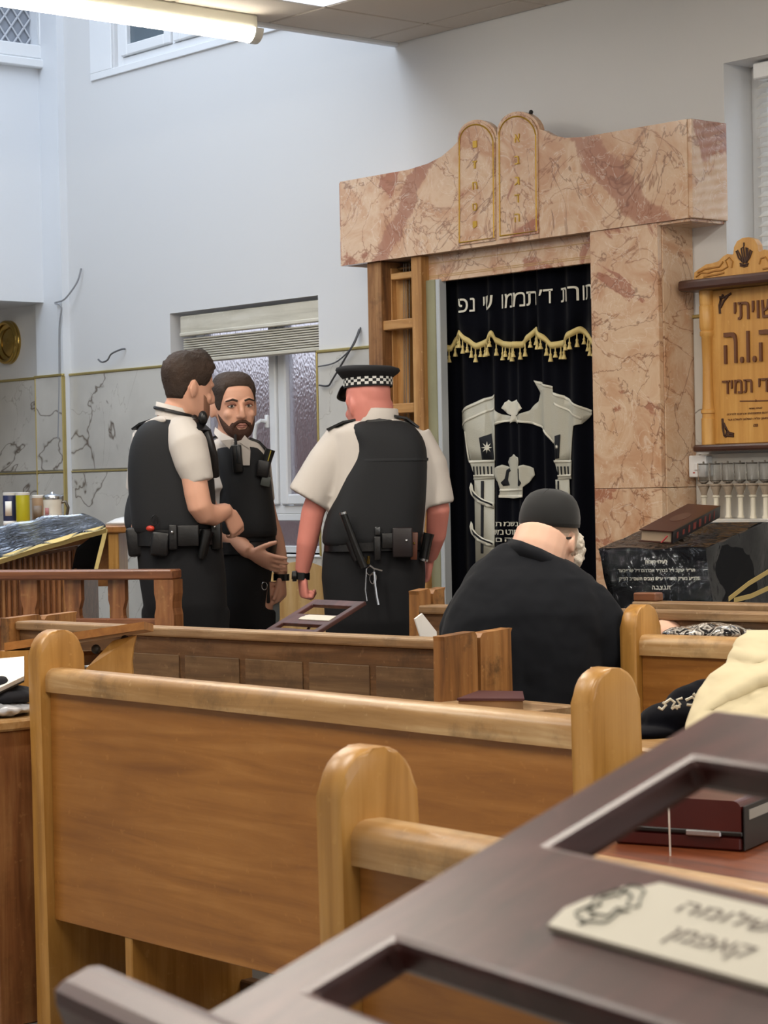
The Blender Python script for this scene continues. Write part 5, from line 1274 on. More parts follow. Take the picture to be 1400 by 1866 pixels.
for cx_, cy_, rx_, ry_ in ((675, 1040, 7, 8), (680, 1054, 6, 10)): obj('key_ring', MB().tube([F.p(cx_+rx_*math.cos(k*PI/8), cy_+ry_*math.sin(k*PI/8), -.20) for k in range(17)], .002, 6), M_steel, bl, smooth=True, world=True)
wt = obj('watch', MB().tube([F.p(548.5, 1043, .035), F.p(548, 1056, .035)], .036, 20), M_blackp, pa, smooth=True, world=True); obj('watch_case', MB().tube([F.p(535, 1050, .01)-RH*.004, F.p(535, 1050, .01)+RH*.012], .021, 16), M_blackp, wt, smooth=True, world=True)
cpc = peaked_cap(F.p(671, 704, .0), vdir(-32, -2), UPZ*1.0+RH*.04-FH*.03, 1.0, pa)
# ---------------------------------------------------------------- officer B: at the left, turned to the right
F = Fig(8.75)
pb = person('person', 'dark haired police officer at the left turned sideways with bent arm', F, 320)
b = MB(); hB = Head(F.p(342, 707, 0), vdir(58, -8), UPZ+RH*.06, 1.06); hB.mesh(b)
F.tube(b, [(340, 715, 0), (328, 742, 0), (316, 772, 0)], [.058, .062, .075])
F.loft(b, [(772, 280, 355, .07), (800, 260, 370, .09), (900, 255, 375, .10), (985, 265, 385, .11), (1080, 275, 395, .11)])
F.tube(b, [(342, 815, -.13), (351, 855, -.16), (359, 900, -.17), (364, 922, -.172), (373, 935, -.15), (390, 939, -.11), (413, 930, -.05)], [.045, .050, .050, .049, .047, .043, .031])
hand(b, F.p(414, 931, -.05), (RH*.45+FH*.35-UPZ*.9), -RH+FH*.2, FH*.6+RH*.6+UPZ*.35, (.5, .7, .5), 1.0, .05, .3)
F.tube(b, [(275, 800, .10), (262, 870, .17), (250, 940, .20)], [.055, .050, .044]); F.tube(b, [(250, 940, .20), (246, 960, .10)], [.042, .030])
hand(b, F.p(246, 958, .09), (-FH+RH*.1-UPZ*.2), RH, UPZ, (.8, .9, .6), .95, .05, .3)
for x in (300, 368): F.tube(b, [(x, 1060, 0), (x, 1270, 0), (x-2, 1480, 0)], [.085, .058, .045])
remesh(obj('body', b, M_skin, pb, world=True), .006)
sh = MB(); F.loft(sh, [(757, 290, 342, .075), (768, 265, 368, .10), (790, 248, 382, .125), (830, 242, 388, .135), (880, 242, 390, .14), (960, 248, 392, .14)])
F.tube(sh, [(318, 776, -.03), (332, 788, -.09), (343, 812, -.14), (352, 845, -.155), (364, 880, -.16)], [.045, .070, .078, .072, .058], 20); F.tube(sh, [(275, 795, .08), (264, 850, .15), (256, 895, .18)], [.075, .07, .062], 18)
so = remesh(obj('shirt', sh, M_shirt, pb, world=True), .008, 5)
c0 = F.p(318, 752); cn = [c0 + RH*.072*math.cos(a) + FH*.070*math.sin(a) + UPZ*(-.020*math.cos(a)) for a in [k*2*PI/24 for k in range(24)]]
cl = MB(); cl.loft([[p-UPZ*.028+(p-c0)*.08 for p in cn], [p+UPZ*.026 for p in cn], [p+UPZ*.026-(p-c0)*.06 for p in cn], [p-UPZ*.02-(p-c0)*.08 for p in cn]], False); obj('collar', cl, M_shirt, so, smooth='full', world=True)
obj('lanyard', MB().tube([c0 + RH*.078*math.cos(a) + FH*.078*math.sin(a) + UPZ*(-.020*math.cos(a)+.002) for a in [k*2*PI/24 for k in range(25)]], .007, 6), M_leather, so, smooth=True, world=True)
ve = MB(); F.loft(ve, [(762, 282, 335, .085, 0), (770, 262, 350, .118, 0), (785, 249, 362, .145, 0), (810, 238, 378, .158, 0), (850, 233, 388, .164, 0), (900, 236, 392, .166, 0), (945, 240, 393, .166, 0), (968, 243, 394, .162, 0), (976, 250, 388, .15, 0)], .66, 40)
vo = obj('stab_vest', ve, M_vest, pb, smooth=True, world=True, subsurf=1)
obj('back_neckline', MB().ball(F.p(291, 766, -.088), Vector((.040, .016, .016)), 16, 8), M_shirt, vo, smooth=True, world=True)
epaulette(F, so, [(335, 765, -.06), (352, 768, -.09), (372, 786, -.12)], .04); epaulette(F, so, [(285, 767, .04), (264, 774, .07), (250, 784, .09)], .035)
obj('shoulder_strap', MB().tube([F.p(352, 762, -.03), F.p(378, 790, -.09), F.p(389, 830, -.07), F.p(392, 868, -.03)], .018, 8), M_leather, vo, smooth=True, world=True)
obj('collar_microphone', MB().ball(F.p(370, 762, -.09), Vector((.02, .02, .03)), 10, 8), M_blackp, vo, smooth=True, world=True)
tr = MB(); F.loft(tr, [(965, 252, 396, .150), (1000, 250, 406, .158), (1050, 254, 412, .160), (1100, 262, 414, .155), (1150, 268, 412, .12)], .8, 32)
for x in (305, 372): F.tube(tr, [(x, 1110, 0), (x, 1280, 0), (x-2, 1490, 0)], [.105, .085, .070], 18)
remesh(obj('trousers', tr, M_trous, pb, world=True), .010, 4)
for x in (303, 370): obj('boot', F.feet(MB(), x, 1490, .02, 55), M_leather, pb, smooth=True, world=True)
bl = belt_of(F, pb, [(962, 252, 396, .158), (964, 248, 400, .168), (992, 249, 404, .170), (994, 254, 400, .158)])
gear(F, bl, 'pouch', 234, 963, 262, 1016, -.10, .09, M_leather, .012, .10); gear(F, bl, 'first_aid_pouch', 272, 968, 305, 1012, -.19, .06, M_leather, .012, -.12)
obj('red_shears', MB().ball(F.p(274, 963, -.165), Vector((.022, .014, .012)), 12, 8), plain('red_plastic', '#c23a26', .4), bl, smooth=True, world=True)
obj('shears_loop', MB().tube([F.p(282+6*math.cos(k*PI/6), 948+9*math.sin(k*PI/6), -.175) for k in range(13)], .0022, 6), M_blackp, bl, smooth=True, world=True)
pz = gear(F, bl, 'holster', 308, 957, 323, 1002, -.195, .03, M_leather); obj('press_stud', MB().ball(F.p(314, 970, -.198), .007, 10, 6), M_steel, pz, smooth=True, world=True)
gear(F, bl, 'cuff_pouch', 323, 958, 362, 996, -.19, .05, M_leather)
tc = obj('torch', MB().tube([F.p(379, 968, -.16), F.p(374, 985, -.165), F.p(369, 1010, -.165), F.p(367, 1018, -.165)], [.026, .021, .019, .014], 12), M_blackp, bl, smooth=True, world=True); obj('press_stud', MB().ball(F.p(391, 960, -.14), .007, 8, 6), M_steel, bl, smooth=True, world=True)
gear(F, bl, 'radio', 384, 950, 404, 1002, -.12, .05, M_blackp, .008)
def hlB(th):
    a = abs(((th+PI) % (2*PI))-PI)            # 0 = front
    return .078-.015*a if a < .7 else (.062-.055*(a-.7)/.5 if a < 1.2 else (.012 if a < 1.75 else max(-.048, .012-.06*(a-1.75)/.45)))
def grB(th, z):
    a = abs(((th+PI) % (2*PI))-PI); base = .0015+.013*max(0, min(1, (z-.0)/.09)); return base + (.020*max(0, 1-a/1.2) if z > .065 else 0)
obj('hair', hB.cap_shell(hlB, grB, .0055, 75, 72, 22), M_hair, pb, smooth='full', world=True)
def beard(Hd, zt, a_max, grow, parent, mat, zbot=-.128):
    rows = []; n = 32
    for j in range(9):
        t = j/8; r = []
        for k in range(n+1):
            th = -a_max+2*a_max*k/n; z1 = zt(th); z = zbot+(z1-zbot)*t; p = hp(th, z, grow*math.sin(PI*min(.999, .15+t*.8))*(1 if abs(th) < a_max*.9 else .3)); r.append(Hd.w(p))
        rows.append(r)
    return obj('beard', MB().loft(rows, False, False), mat, parent, smooth='full', world=True)
thick(beard(hB, lambda th: -.055 if abs(th) < .5 else (-.055+.04*(abs(th)-.5)/.8), 1.2, .0025, pb, plain('stubble', '#8a614c', .8, bmp=.5, bscale=200)), .002)

# ---------------------------------------------------------------- officer C: bearded, facing the viewer
F = Fig(9.3)
pc = person('person', 'bearded police officer facing the camera with one open hand held out', F, 450)
b = MB(); hC = Head(F.p(427, 741, 0), vdir(160, -2), UPZ-RH*.03, 1.09, 1.09); hC.mesh(b)
F.tube(b, [(424, 755, .02), (424, 785, .02), (424, 815, .02)], [.060, .064, .075])
F.loft(b, [(812, 395, 465, .06), (840, 390, 480, .08), (940, 400, 485, .09), (1000, 405, 485, .09), (1090, 405, 480, .09)])
F.tube(b, [(396, 840, .0), (398, 890, -.03), (401, 940, -.06), (408, 962, -.07), (425, 982, -.10), (455, 1006, -.15)], [.044, .048, .047, .047, .045, .031])
hand(b, F.p(457, 1008, -.15), (RH*.93-UPZ*.42-FH*.25), UPZ*.8+FH*.1-RH*.1, (UPZ*.75+RH*.2-FH*.5), (.12, .18, .15), 1.05, .12, .75)
F.tube(b, [(466, 840, .05), (474, 890, .09), (488, 945, .11), (501, 985, .09), (507, 1012, .05), (512, 1046, .0)], [.044, .046, .043, .041, .038, .029])
hand(b, F.p(512, 1048, .0), (-UPZ+RH*.08-FH*.1), -RH*.9, -FH*.9-RH*.2, (.55, .7, .5), 1.0, .05, .35)
for x in (425, 468): F.tube(b, [(x, 1060, 0), (x, 1260, 0), (x, 1450, 0)], [.08, .055, .045])
remesh(obj('body', b, M_skin, pc, world=True), .0055, 3)
M_eye = plain('eye_white', '#c8bdb2', .3); M_iris = plain('iris_dark', '#2a2420', .3)
for sx in (-1, 1):
    ey = obj('eye', MB().ball(hC.w((sx*.031, .078, .002)), Vector((.0145, .0145, .0085))*hC.sc, 14, 9), M_eye, pc, smooth=True, world=True)
    obj('iris', MB().ball(hC.w((sx*.031+.002, .0905, .003)), Vector((.0058, .0058, .0058)), 10, 7), M_iris, ey, smooth=True, world=True)
    obj('eyelid', MB().tube([hC.w(p) for p in ((sx*.016, .086, .004), (sx*.024, .0925, .0105), (sx*.036, .0895, .0105), (sx*.047, .079, .003))], [.0035, .0045, .0045, .003], 8), plain('lid_skin', '#8a5847', .6), ey, smooth=True, world=True)
    obj('eyebrow', MB().tube([hC.w(p) for p in ((sx*.013, .097, .022), (sx*.030, .0965, .028), (sx*.052, .079, .021))], [.004, .0048, .003], 8), M_hair, pc, smooth=True, world=True)
obj('lips', MB().tube([hC.w(p) for p in ((-.021, .090, -.071), (-.008, .102, -.068), (0, .103, -.0695), (.008, .102, -.068), (.021, .090, -.071))], [.003, .0055, .005, .0055, .003], 8).tube([hC.w(p) for p in ((-.017, .091, -.077), (0, .103, -.078), (.017, .091, -.077))], [.003, .006, .003], 8), plain('lip_pink', '#b0796c', .5), pc, smooth=True, world=True)
def hlC(th):
    a = abs(((th+PI) % (2*PI))-PI); return .082-.010*a if a < .62 else (.074-.075*(a-.62)/.45 if a < 1.07 else (-.012 if a < 1.35 else (.01 if a < 1.75 else -.04)))
obj('hair', hC.cap_shell(hlC, lambda th, z: .0012+.012*max(0, min(1, (z-.045)/.06)), .0022, 85, 72, 20), M_hair, pc, smooth='full', world=True)
def btop(th):
    a = abs(th); return -.088 if a < .22 else (-.088+.030*(a-.22)/.25 if a < .47 else (-.058-.018*(a-.47)/.3 if a < .77 else -.076+.058*(a-.77)/.7))
thick(beard(hC, btop, 1.40, .006, pc, M_beard, -.132), .002)
mo = MB()
for sx in (-1, 1): mo.tube([hC.w(p) for p in ((0, .103, -.057), (sx*.012, .102, -.058), (sx*.026, .093, -.068), (sx*.031, .086, -.084), (sx*.027, .085, -.100))], [.006, .0075, .008, .008, .007], 8)
obj('moustache', mo, M_beard, pc, smooth=True, world=True)
sh = MB(); F.loft(sh, [(798, 395, 458, .065, .01), (808, 380, 478, .09), (832, 374, 490, .108), (880, 382, 492, .12), (975, 390, 498, .12)])
F.tube(sh, [(396, 825, .0), (401, 860, -.03), (408, 900, -.07)], [.066, .066, .064], 18); F.tube(sh, [(468, 828, .03), (472, 870, .07), (478, 915, .09)], [.058, .058, .056], 18)
so = remesh(obj('shirt', sh, M_shirt, pc, world=True), .008, 5)
ve = MB(); F.loft(ve, [(806, 392, 462, .085, .02), (815, 384, 480, .115, .01), (842, 392, 491, .138), (880, 398, 494, .150), (930, 398, 500, .155), (970, 395, 506, .155), (985, 398, 505, .145)], .66, 40)
vo = obj('stab_vest', ve, M_vest, pc, smooth=True, world=True, subsurf=1)
def flat(nm, pts, do, mat, parent, th=.006): return obj(nm, MB().prism([F.p(x, y, do+(0 if len(q_) == 2 else q_[2])) for q_ in pts for x, y in [q_[:2]]], FH*th), mat, parent, world=True)
flat('shirt_front', [(420, 806), (452, 800), (456, 822), (455, 848), (444, 848), (437, 842)], -.150, M_shirt, so, .03)
flat('collar_flap', [(392, 778, .07), (404, 788, .03), (427, 800), (418, 818), (402, 803), (390, 790, .05)], -.150, M_shirt, so, .008); flat('collar_flap', [(446, 793), (457, 806), (454, 818), (437, 806)], -.155, M_shirt, so, .008)
gear(F, vo, 'radio', 425, 812, 443, 862, -.175, .035, M_blackp, .006, .06); gear(F, vo, 'body_camera', 432, 812, 440, 845, -.185, .02, plain('dark_grey_plastic', '#26292b', .3), .004, .06)
obj('radio_aerial', MB().tube([F.p(430, 812, -.16), F.p(429, 792, -.15)], .006, 8), M_blackp, vo, smooth=True, world=True)
tb = obj('spray_can', MB().tube([F.p(481, 860, -.13), F.p(487, 838, -.13), F.p(493, 819, -.13)], [.018, .020, .021], 14), M_blackp, vo, smooth=True, world=True); obj('yellow_stripe', MB().tube([F.p(484, 856, -.151), F.p(494, 821, -.153)], .0022, 5), plain('yellow_line', '#b5a23a', .4), tb, world=True)
gear(F, vo, 'name_badge', 474, 866, 491, 884, -.150, .012, plain('grey_badge', '#4a4f4c', .4), .003, -.25); gear(F, vo, 'chest_pouch', 466, 838, 489, 868, -.16, .05, M_leather, .008, -.15)
epaulette(F, so, [(455, 800, -.03), (470, 806, -.03), (484, 822, -.02)], .03); epaulette(F, so, [(400, 795, .0), (388, 800, .0), (376, 812, .0)], .03)
tr = MB(); F.loft(tr, [(975, 398, 503, .135), (1010, 394, 500, .140), (1050, 394, 495, .140), (1100, 398, 488, .135), (1140, 402, 485, .11)], .8, 32)
for x in (424, 466): F.tube(tr, [(x, 1110, 0), (x, 1270, 0), (x, 1455, 0)], [.092, .078, .066], 18)
remesh(obj('trousers', tr, M_trous, pc, world=True), .010, 4)
for x in (424, 466): obj('boot', F.feet(MB(), x, 1455, -.03, 160), M_leather, pc, smooth=True, world=True)
bl = belt_of(F, pc, [(985, 398, 504, .142), (987, 394, 506, .150), (1008, 394, 503, .150), (1010, 398, 499, .142)])
gear(F, bl, 'pouch', 478, 1060, 492, 1100, -.06, .05, M_leather, .006); obj('key_ring', MB().tube([F.p(482+5*math.cos(k*PI/6), 1068+7*math.sin(k*PI/6), -.15) for k in range(13)], .002, 6), M_steel, bl, smooth=True, world=True)
wt = obj('watch', MB().tube([F.p(513, 1046, .0), F.p(513, 1058, .0)], .034, 20), M_blackp, pc, smooth=True, world=True)
fo = [F.p(486, 1092, -.02), F.p(509, 1070, -.03), F.p(510, 1128, -.03), F.p(500, 1150, -.02), F.p(482, 1150, -.02)]
tag(obj('folder', MB().prism(fo, FH*.012), plain('grey_folder', '#7f8688', .45), None), 'grey folder hanging from the bearded officer\'s lowered hand', 'folder')

# cap that officer B holds behind his back
Fc = Fig(8.78); cc_ = thing('police_cap', 'black chequered police cap tucked under the left officer\'s arm', 'cap', Fc.p(262, 930, .12))
peaked_cap(Fc.p(268, 925, .08), (-UPZ*.9-FH*.4), (-RH*1.0+UPZ*.18-FH*.55), .80, cc_)

# ---------------------------------------------------------------- seated man
F = Fig(6.32)
pm = person('person', 'seated man in black skullcap and dark jacket bowed over, seen from behind', F, 960)
b = MB(); hM = Head(F.p(1001, 992, .105), vdir(28, -24), UPZ+FH*.4+RH*.10, 1.0); hM.mesh(b)
F.tube(b, [(990, 975, .07), (982, 1000, .05), (972, 1035, .04)], [.080, .082, .085])
F.loft(b, [(1100, 890, 1040, .07, .02), (1150, 840, 1085, .10), (1300, 840, 1060, .11), (1420, 850, 1050, .12)])
F.tube(b, [(1060, 1110, .0), (1100, 1185, .02), (1150, 1172, .10), (1190, 1150, .17)], [.035, .035, .035, .030])
hand(b, F.p(1192, 1150, .17), (RH*.9+FH*.35+UPZ*.05), -UPZ, UPZ*.5+FH*.6, (.4, .5, .4), .95, .06, .4)
F.tube(b, [(880, 1110, .05), (855, 1190, .19), (900, 1190, .36)], [.035, .035, .030])
hand(b, F.p(902, 1190, .37), (RH*.9+FH*.3), -UPZ, UPZ*.5+FH*.6, (.4, .5, .4), .95)
for x in (905, 1005): F.tube(b, [(x, 1420, .02), (x, 1420, .30)], [.075, .06]); F.tube(b, [(x, 1420, .30), (x+4, 1560, .27), (x+4, 1690, .26)], [.058, .05, .042])
remesh(obj('body', b, M_skinold, pm, world=True), .006)
jk = MB(); F.loft(jk, [(990, 918, 950, .03, .05), (1000, 900, 985, .055, .045), (1014, 884, 1020, .08, .035), (1032, 863, 1054, .105, .03), (1052, 846, 1082, .13, .02), (1082, 829, 1096, .15, .01), (1115, 815, 1104, .165), (1150, 803, 1108, .172), (1200, 797, 1104, .175), (1260, 798, 1090, .172), (1330, 806, 1076, .17), (1410, 815, 1070, .17)], .85, 40)
F.tube(jk, [(1030, 1062, .02), (1066, 1092, .0), (1092, 1135, -.01), (1105, 1190, .0), (1112, 1215, .03)], [.04, .070, .076, .074, .068], 20); F.tube(jk, [(1112, 1215, .03), (1135, 1190, .09), (1172, 1160, .15)], [.068, .062, .052], 18)
F.tube(jk, [(900, 1070, .04), (868, 1100, .05), (842, 1150, .08), (844, 1200, .18)], [.04, .068, .072, .068], 20); F.tube(jk, [(842, 1200, .18), (885, 1195, .33)], [.068, .052], 18)
jo = remesh(obj('jacket', jk, M_suit, pm, world=True), .009, 6)
tx = bpy.data.textures.new('cloth_folds', 'CLOUDS'); tx.noise_scale = .11; dm = jo.modifiers.new('folds', 'DISPLACE'); dm.texture = tx; dm.strength = .018; dm.mid_level = .5
col = MB(); P = [F.p(925, 990, .04), F.p(950, 996, -.03), F.p(985, 1010, -.045), F.p(1020, 1027, -.02), F.p(1048, 1040, .06)]
col.loft([[p - UPZ*.03 - FH*.004 + (p-P[2])*.06 for p in P], [p - UPZ*.004 - FH*.012 for p in P], [p + UPZ*.012 for p in P], [p - UPZ*.01 + FH*.012 for p in P]], False, False)
thick(obj('collar', col, M_suit, jo, smooth='full', world=True), .005)
tr = MB()
F.loft(tr, [(1390, 822, 1078, .16), (1430, 825, 1080, .165), (1455, 840, 1070, .14)], .8)
for x in (905, 1005): F.tube(tr, [(x, 1425, .0), (x, 1422, .32)], [.095, .080], 16); F.tube(tr, [(x, 1430, .30), (x+4, 1560, .27), (x+4, 1700, .26)], [.078, .068, .062], 16)
remesh(obj('trousers', tr, M_trous, pm, world=True), .012, 4)
for x in (909, 1009): obj('shoe', F.feet(MB(), x, 1700, .27, 5), M_leather, pm, smooth=True, world=True)
# skullcap
kc = F.p(1001, 957, .11); ku = (UPZ*1.0 - FH*.02 + RH*.10).normalized(); kf = (FH - ku*FH.dot(ku)).normalized(); kr = kf.cross(ku); kp = MB(); rows = []
for z, rr_ in ((.000, .0895), (.012, .0905), (.03, .0895), (.055, .084), (.075, .075), (.090, .062), (.100, .044), (.106, .024), (.107, .004)):
    rows.append([kc + kr*rr_*math.cos(k*2*PI/36) + kf*rr_*1.22*math.sin(k*2*PI/36) + ku*z for k in range(36)])
sk = obj('skullcap', kp.loft(rows), plain('black_cap_cloth', '#131415', .85, sheen=.15), pm, smooth='full', world=True)
for a_ in (0.9, 2.4, 4.2, 5.6):
    obj('cap_seam', MB().tube([kc + kr*(r_+.0006)*math.cos(a_) + kf*(r_+.0006)*1.22*math.sin(a_) + ku*z for z, r_ in ((.0, .0885), (.03, .0875), (.055, .082), (.075, .073), (.090, .060), (.100, .042), (.106, .022))], .0012, 5), plain('seam_dark', '#08090a', .8), sk, smooth=True, world=True)
def hlM(th):
    a = abs(((th+PI) % (2*PI))-PI); return .05 if a < 1.0 else (-.02 if a < 1.4 else -.035)
obj('hair', hM.cap_shell(hlM, .0035, .0012, 80), plain('thin_white_hair', '#c3ab97', .8, bmp=.6, bscale=180), pm, smooth='full', world=True)
br_ = MB()
for k in range(26):
    t = k/25; x = 1046+10*math.sin(t*PI*.9)+random.uniform(-3, 3); y = 968+58*t; br_.ball(F.p(x, y, .15+random.uniform(-.03, .05)), Vector((.010, .018, .016))*random.uniform(.8, 1.3), 8, 6)
bo = remesh(obj('beard', br_, M_hairw, pm, world=True), .004, 3); dm = bo.modifiers.new('wisps', 'DISPLACE'); tx2 = bpy.data.textures.new('wisps', 'CLOUDS'); tx2.noise_scale = .012; dm.texture = tx2; dm.strength = .012
obj('spectacle_arm', MB().tube([F.p(1026, 981, .02), F.p(1034, 981, .03), F.p(1043, 980, .05)], .0035, 6), M_blackp, pm, smooth=True, world=True)

# ================================================================== SMALL THINGS
def heap(name, balls, mat, label, cat, vox=.007, it=6, disp=None, tubes=()):
    m_ = MB()
    for (x, y, d, r) in balls: m_.ball(at(x, y, d), r, 16, 10)
    for pts, rad in tubes: m_.tube([at(*q) for q in pts], rad, 10)
    o = remesh(obj(name, m_, mat, None), vox, it)
    if disp:
        tx_ = bpy.data.textures.new(name+'_folds', 'CLOUDS'); tx_.noise_scale = disp[0]; d_ = o.modifiers.new('folds', 'DISPLACE'); d_.texture = tx_; d_.strength = disp[1]
    return tag(o, label, cat)
M_cream = plain('cream_cloth_weave', '#cfc2a0', .9)
edge = [(1250, 1372), (1256, 1330), (1266, 1298), (1279, 1264), (1300, 1236), (1329, 1216), (1338, 1192), (1348, 1171), (1362, 1163)]
rows = []; nu = 60
for j in range(71):
    t = j/70*(len(edge)-1); a = min(int(t), len(edge)-2); f_ = t-a; xl = edge[a][0]+(edge[a+1][0]-edge[a][0])*f_; y = edge[a][1]+(edge[a+1][1]-edge[a][1])*f_; r = []
    for i in range(nu+1):
        u = i/nu; x = xl+(1560-xl)*u**1.15; q = (x-xl)/60
        g = .075*math.exp(-q*2.2)                                          # turns away at the left edge
        crest = y - (1302 - 62*(1-math.exp(-(x-1285)/75)) - .18*(x-1285)); g -= .030*math.exp(-(crest/13)**2)      # the long rolled fold
        crest2 = y - (1296 - .62*(x-1300)*math.exp(-(x-1300)/260)); g += .014*math.exp(-(crest2/7)**2)
        crest3 = y - (1196 + 8*math.sin((x-1345)/30)); g -= .014*math.exp(-(crest3/9)**2)
        g += .012*mnoise.noise(Vector((x/40, y/26, 0))) + .004*mnoise.noise(Vector((x/14, y/10, 3)))
        r.append(at(x, y, 4.50+.26*(1-(y-1163)/155) + g))
    rows.append(r)
top_ = [p + FH*.12 - Vector((0, 0, .05)) for p in rows[-1]]; rows.append([p + FH*.03 + Vector((0, 0, .004)) for p in rows[-1]]); rows.append(top_)
tag(thick(obj('cream_cloth', MB().loft(rows, False, False), M_cream, None, smooth='full'), .012), 'crumpled cream cloth heaped on the desk at the right edge', 'cloth')
vb = heap('velvet_bag', [(1235, 1312, 4.92, Vector((.080, .10, .045))), (1270, 1285, 4.98, Vector((.06, .09, .05))), (1195, 1335, 4.85, Vector((.05, .08, .016))), (1290, 1272, 5.0, Vector((.05, .08, .045)))], M_velvet, 'black velvet bag with silver embroidery lying against the cream cloth', 'bag', .006, 6)
for pts in ([(1200, 1285), (1207, 1289), (1214, 1281), (1208, 1276)], [(1212, 1277), (1222, 1270), (1230, 1276), (1226, 1283), (1234, 1287), (1240, 1279), (1234, 1271), (1244, 1268)], [(1250, 1272), (1262, 1266), (1270, 1274), (1262, 1281), (1252, 1280)], [(1264, 1260), (1270, 1266), (1276, 1262)], [(1224, 1288), (1232, 1283), (1240, 1284)]):
    q = [at(x, y+4, 4.83) for x, y in pts]
    o = obj('embroidery', MB().tube(q, .0032, 6), M_silverl, vb, smooth=True, world=True)

# dark red case with clasp
A0, B0 = at(1120, 1537, 3.66), at(1352, 1555, 3.55); A0.z = B0.z = .7425
rc = thing('leather_case', 'dark red leather case with metal clasp on the low reddish desk', 'case', (A0+B0)/2, math.atan2((B0-A0).y, (B0-A0).x))
Lc = (B0-A0).length/2; M_rc = plain('oxblood_leather', '#4a130f', .3, var=.2); M_rcd = plain('case_black', '#0c0908', .4)
obj('base', MB().box((-Lc, 0, 0), (Lc, .16, .024), .004), M_rc, rc); obj('rim', MB().box((-Lc-.002, -.002, .024), (Lc+.002, .162, .032), .002), M_rcd, rc)
prl = [(-Lc, .032), (Lc, .032), (Lc, .068)] + [(Lc-.014+.014*math.cos(k*PI/10), .068+.014*math.sin(k*PI/10)) for k in range(1, 6)] + [(-Lc+.014, .082), (-Lc, .07)]
obj('lid', MB().prism([Vector((a, 0, z)) for a, z in prl], (0, .16, 0)), M_rc, rc); obj('clasp', MB().box((.0+Lc*.15, -.006, .022), (Lc*.70, 0, .032), .002), M_steel, rc)
en = obj('end_panel', MB().box((Lc+.003, .0, .002), (Lc+.006, .155, .074), .001), M_rcd, rc); obj('paper_label', MB().box((Lc+.0062, .02, .050), (Lc+.0072, .13, .066)), plain('label_grey', '#9a9890', .7), en)
heap('dark_bag', [(1300, 1455, 4.05, Vector((.10, .12, .06))), (1380, 1440, 4.05, Vector((.12, .12, .075))), (1440, 1460, 4.0, Vector((.08, .10, .08)))], M_black, 'soft black bag lying behind the dark red case', 'bag', .008, 6, (.08, .015))
tag(obj('string', MB().tube([at(1219, 1462, 3.52), at(1220, 1500, 3.52), at(1222, 1562, 3.53)], .0016, 6), plain('white_string', '#d8cfc4', .8), None), 'thin white string hanging in front of the dark red case', 'string')

# left edge pile on the desk
heap('plastic_bag', [(-5, 1292, 5.62, Vector((.09, .10, .016))), (22, 1293, 5.68, Vector((.06, .09, .014)))], plain('silver_plastic', '#b9bdc4', .2, spec=.8, bmp=.8, bscale=30), 'crumpled silver plastic bag under the dark cloth at the left edge', 'bag', .006, 3, (.03, .02))
heap('dark_cloth', [(0, 1268, 5.66, Vector((.09, .10, .028))), (28, 1270, 5.72, Vector((.05, .08, .022))), (-2, 1246, 5.6, Vector((.022, .03, .022)))], plain('dark_navy_cloth', '#14161f', .85), 'folded dark navy cloth under the open book at the left edge', 'cloth', .007, 5, (.05, .012))
bkp = [at(-60, 1205, 5.75), at(44, 1196, 5.85), at(44, 1232, 5.62), at(-60, 1282, 5.5)]
ob_ = thing('open_book', 'open book with printed pages resting on the dark cloth at the left edge', 'book', (bkp[0]+bkp[2])/2)
up_ = (bkp[1]-bkp[0]).cross(bkp[3]-bkp[0]).normalized(); up_ = up_ if up_.z > 0 else -up_
obj('page_block', MB().prism([p - up_*.012 for p in bkp], up_*.012), M_paper, ob_, world=True); obj('book_cover', MB().prism([p - up_*.016 + (p-(bkp[0]+bkp[2])/2)*.03 for p in bkp], up_*.004), M_leather, ob_, world=True)
e1_ = (bkp[1]-bkp[0]); e2_ = (bkp[3]-bkp[0])
for k in range(11):
    t = .08+k*.08; a = bkp[0].lerp(bkp[3], t).lerp(bkp[1].lerp(bkp[2], t), .12); c = bkp[0].lerp(bkp[3], t).lerp(bkp[1].lerp(bkp[2], t), .93-.08*(k % 3 == 1)); dv2 = e2_.normalized()*.004
    obj('text_line', MB().add([a+up_*.0006, c+up_*.0006, c+dv2+up_*.0006, a+dv2+up_*.0006], [(0, 1, 2, 3)]), plain('ink_grey', '#8f8c88', .8), ob_, world=True, fixn=False)

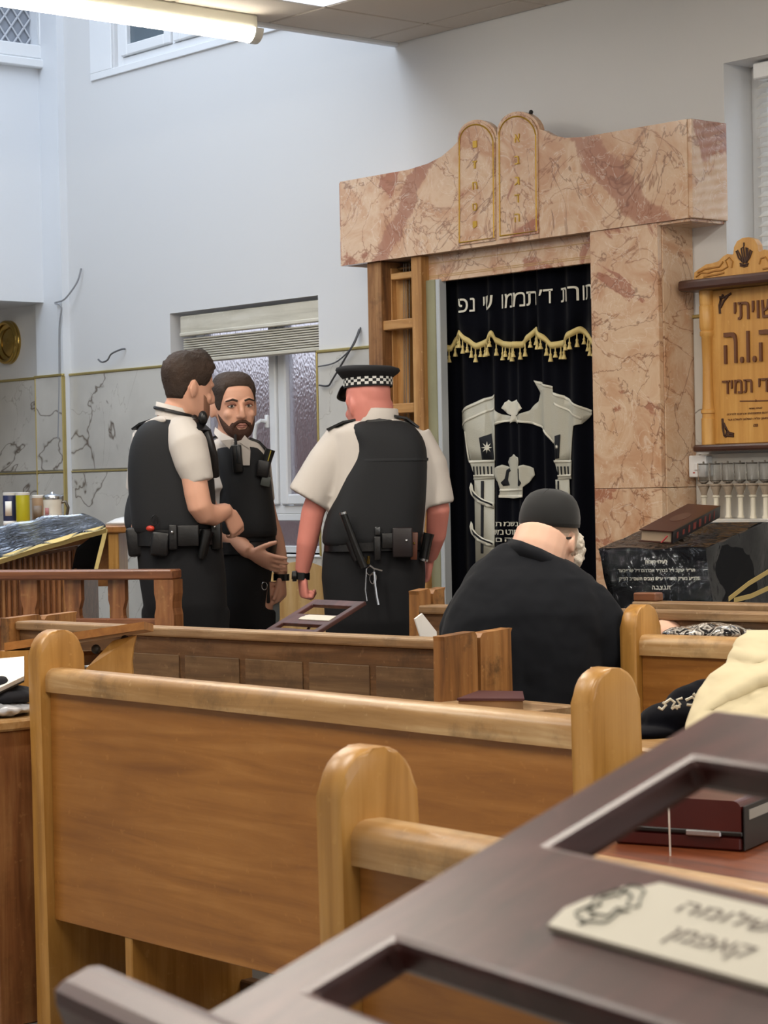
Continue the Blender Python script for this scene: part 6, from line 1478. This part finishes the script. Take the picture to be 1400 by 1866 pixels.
# things on the ledges of the old pews
M_pat, nt, b_ = nodes('patterned_plastic'); cw = coords(nt, (9, 9, 9), False); wv_ = N(nt, 'ShaderNodeTexNoise', Scale=1.6, Detail=1.0, Distortion=2.5); nt.links.new(cw, wv_.inputs['Vector'])
nt.links.new(ramp(nt, wv_.outputs[0], [(.40, '#1b1a1c'), (.46, '#bdb8b0'), (.55, '#8d8882'), (.60, '#1b1a1c'), (.68, '#d8d4cc')]), b_.inputs['Base Color']); b_.inputs['Roughness'].default_value = .15; b_.inputs['Coat Weight'].default_value = .6
heap('patterned_bag', [(1300, 1152, 6.36, Vector((.10, .09, .028))), (1250, 1154, 6.36, Vector((.07, .07, .020))), (1350, 1156, 6.36, Vector((.06, .07, .018)))], M_pat, 'shiny black and silver patterned plastic bag beside the seated man\'s hand', 'bag', .006, 4, (.04, .012))
heap('clear_bag', [(135, 1226, 6.35, Vector((.07, .07, .030))), (165, 1232, 6.35, Vector((.06, .06, .022)))], plain('silver_plastic', '#b9bdc4', .2), 'crumpled silver plastic bag peeking over the front pew beside its left end', 'bag', .006, 3, (.03, .02))
pl_ = [at(757, 1128, 6.12), at(770, 1118, 6.12), at(796, 1151, 6.14), at(797, 1165, 6.14)]; lowp = [Vector((pl_[3].x, pl_[3].y, .455)), Vector((pl_[3].x-.03, pl_[3].y-.02, .455))]
tag(thick(obj('folded_paper', MB().add(pl_[:3]+[pl_[3], lowp[0], lowp[1], at(768, 1165, 6.12)], [(0, 1, 2, 3, 6), (3, 4, 5, 6)]), M_paper, None, fixn=True), .012), 'folded white paper poking up behind the old pew beside the seated man', 'paper')
r0 = [at(833, 1274, 5.62), at(872, 1267, 5.82), at(953, 1271, 5.78), at(956, 1281, 5.58)]
for p in r0: p.z = r0[0].z
fb_ = thing('red_book', 'flat dark red book lying below the two-plank end of the old pew', 'book', (r0[0]+r0[2])/2)
obj('cover', MB().prism([p - Vector((0, 0, .004)) for p in r0], (0, 0, .006)), plain('dull_red_cover', '#4d2a2c', .5), fb_, world=True); cR = (r0[0]+r0[2])/2
obj('page_block', MB().prism([cR+(p-cR)*.96 - Vector((0, 0, .026)) for p in r0], (0, 0, .022)), plain('worn_page_edge', '#8c6a48', .8, var=.3), fb_, world=True)

tc_ = Vector(((r0[0].x+r0[2].x)/2, (r0[0].y+r0[2].y)/2, 0)); zt_ = r0[0].z-.026
st_ = thing('side_table', 'small worn table below the two-plank pew end carrying the flat red book', 'table', tc_)
obj('table_top', MB().box((-.17, -.15, zt_-.025), (.17, .15, zt_), .004), M_oldrail, st_)
for sx in (-.14, .14):
    for sy in (-.12, .12): obj('leg', MB().box((sx-.018, sy-.018, 0), (sx+.018, sy+.018, zt_-.025), .003), M_oldz, st_)
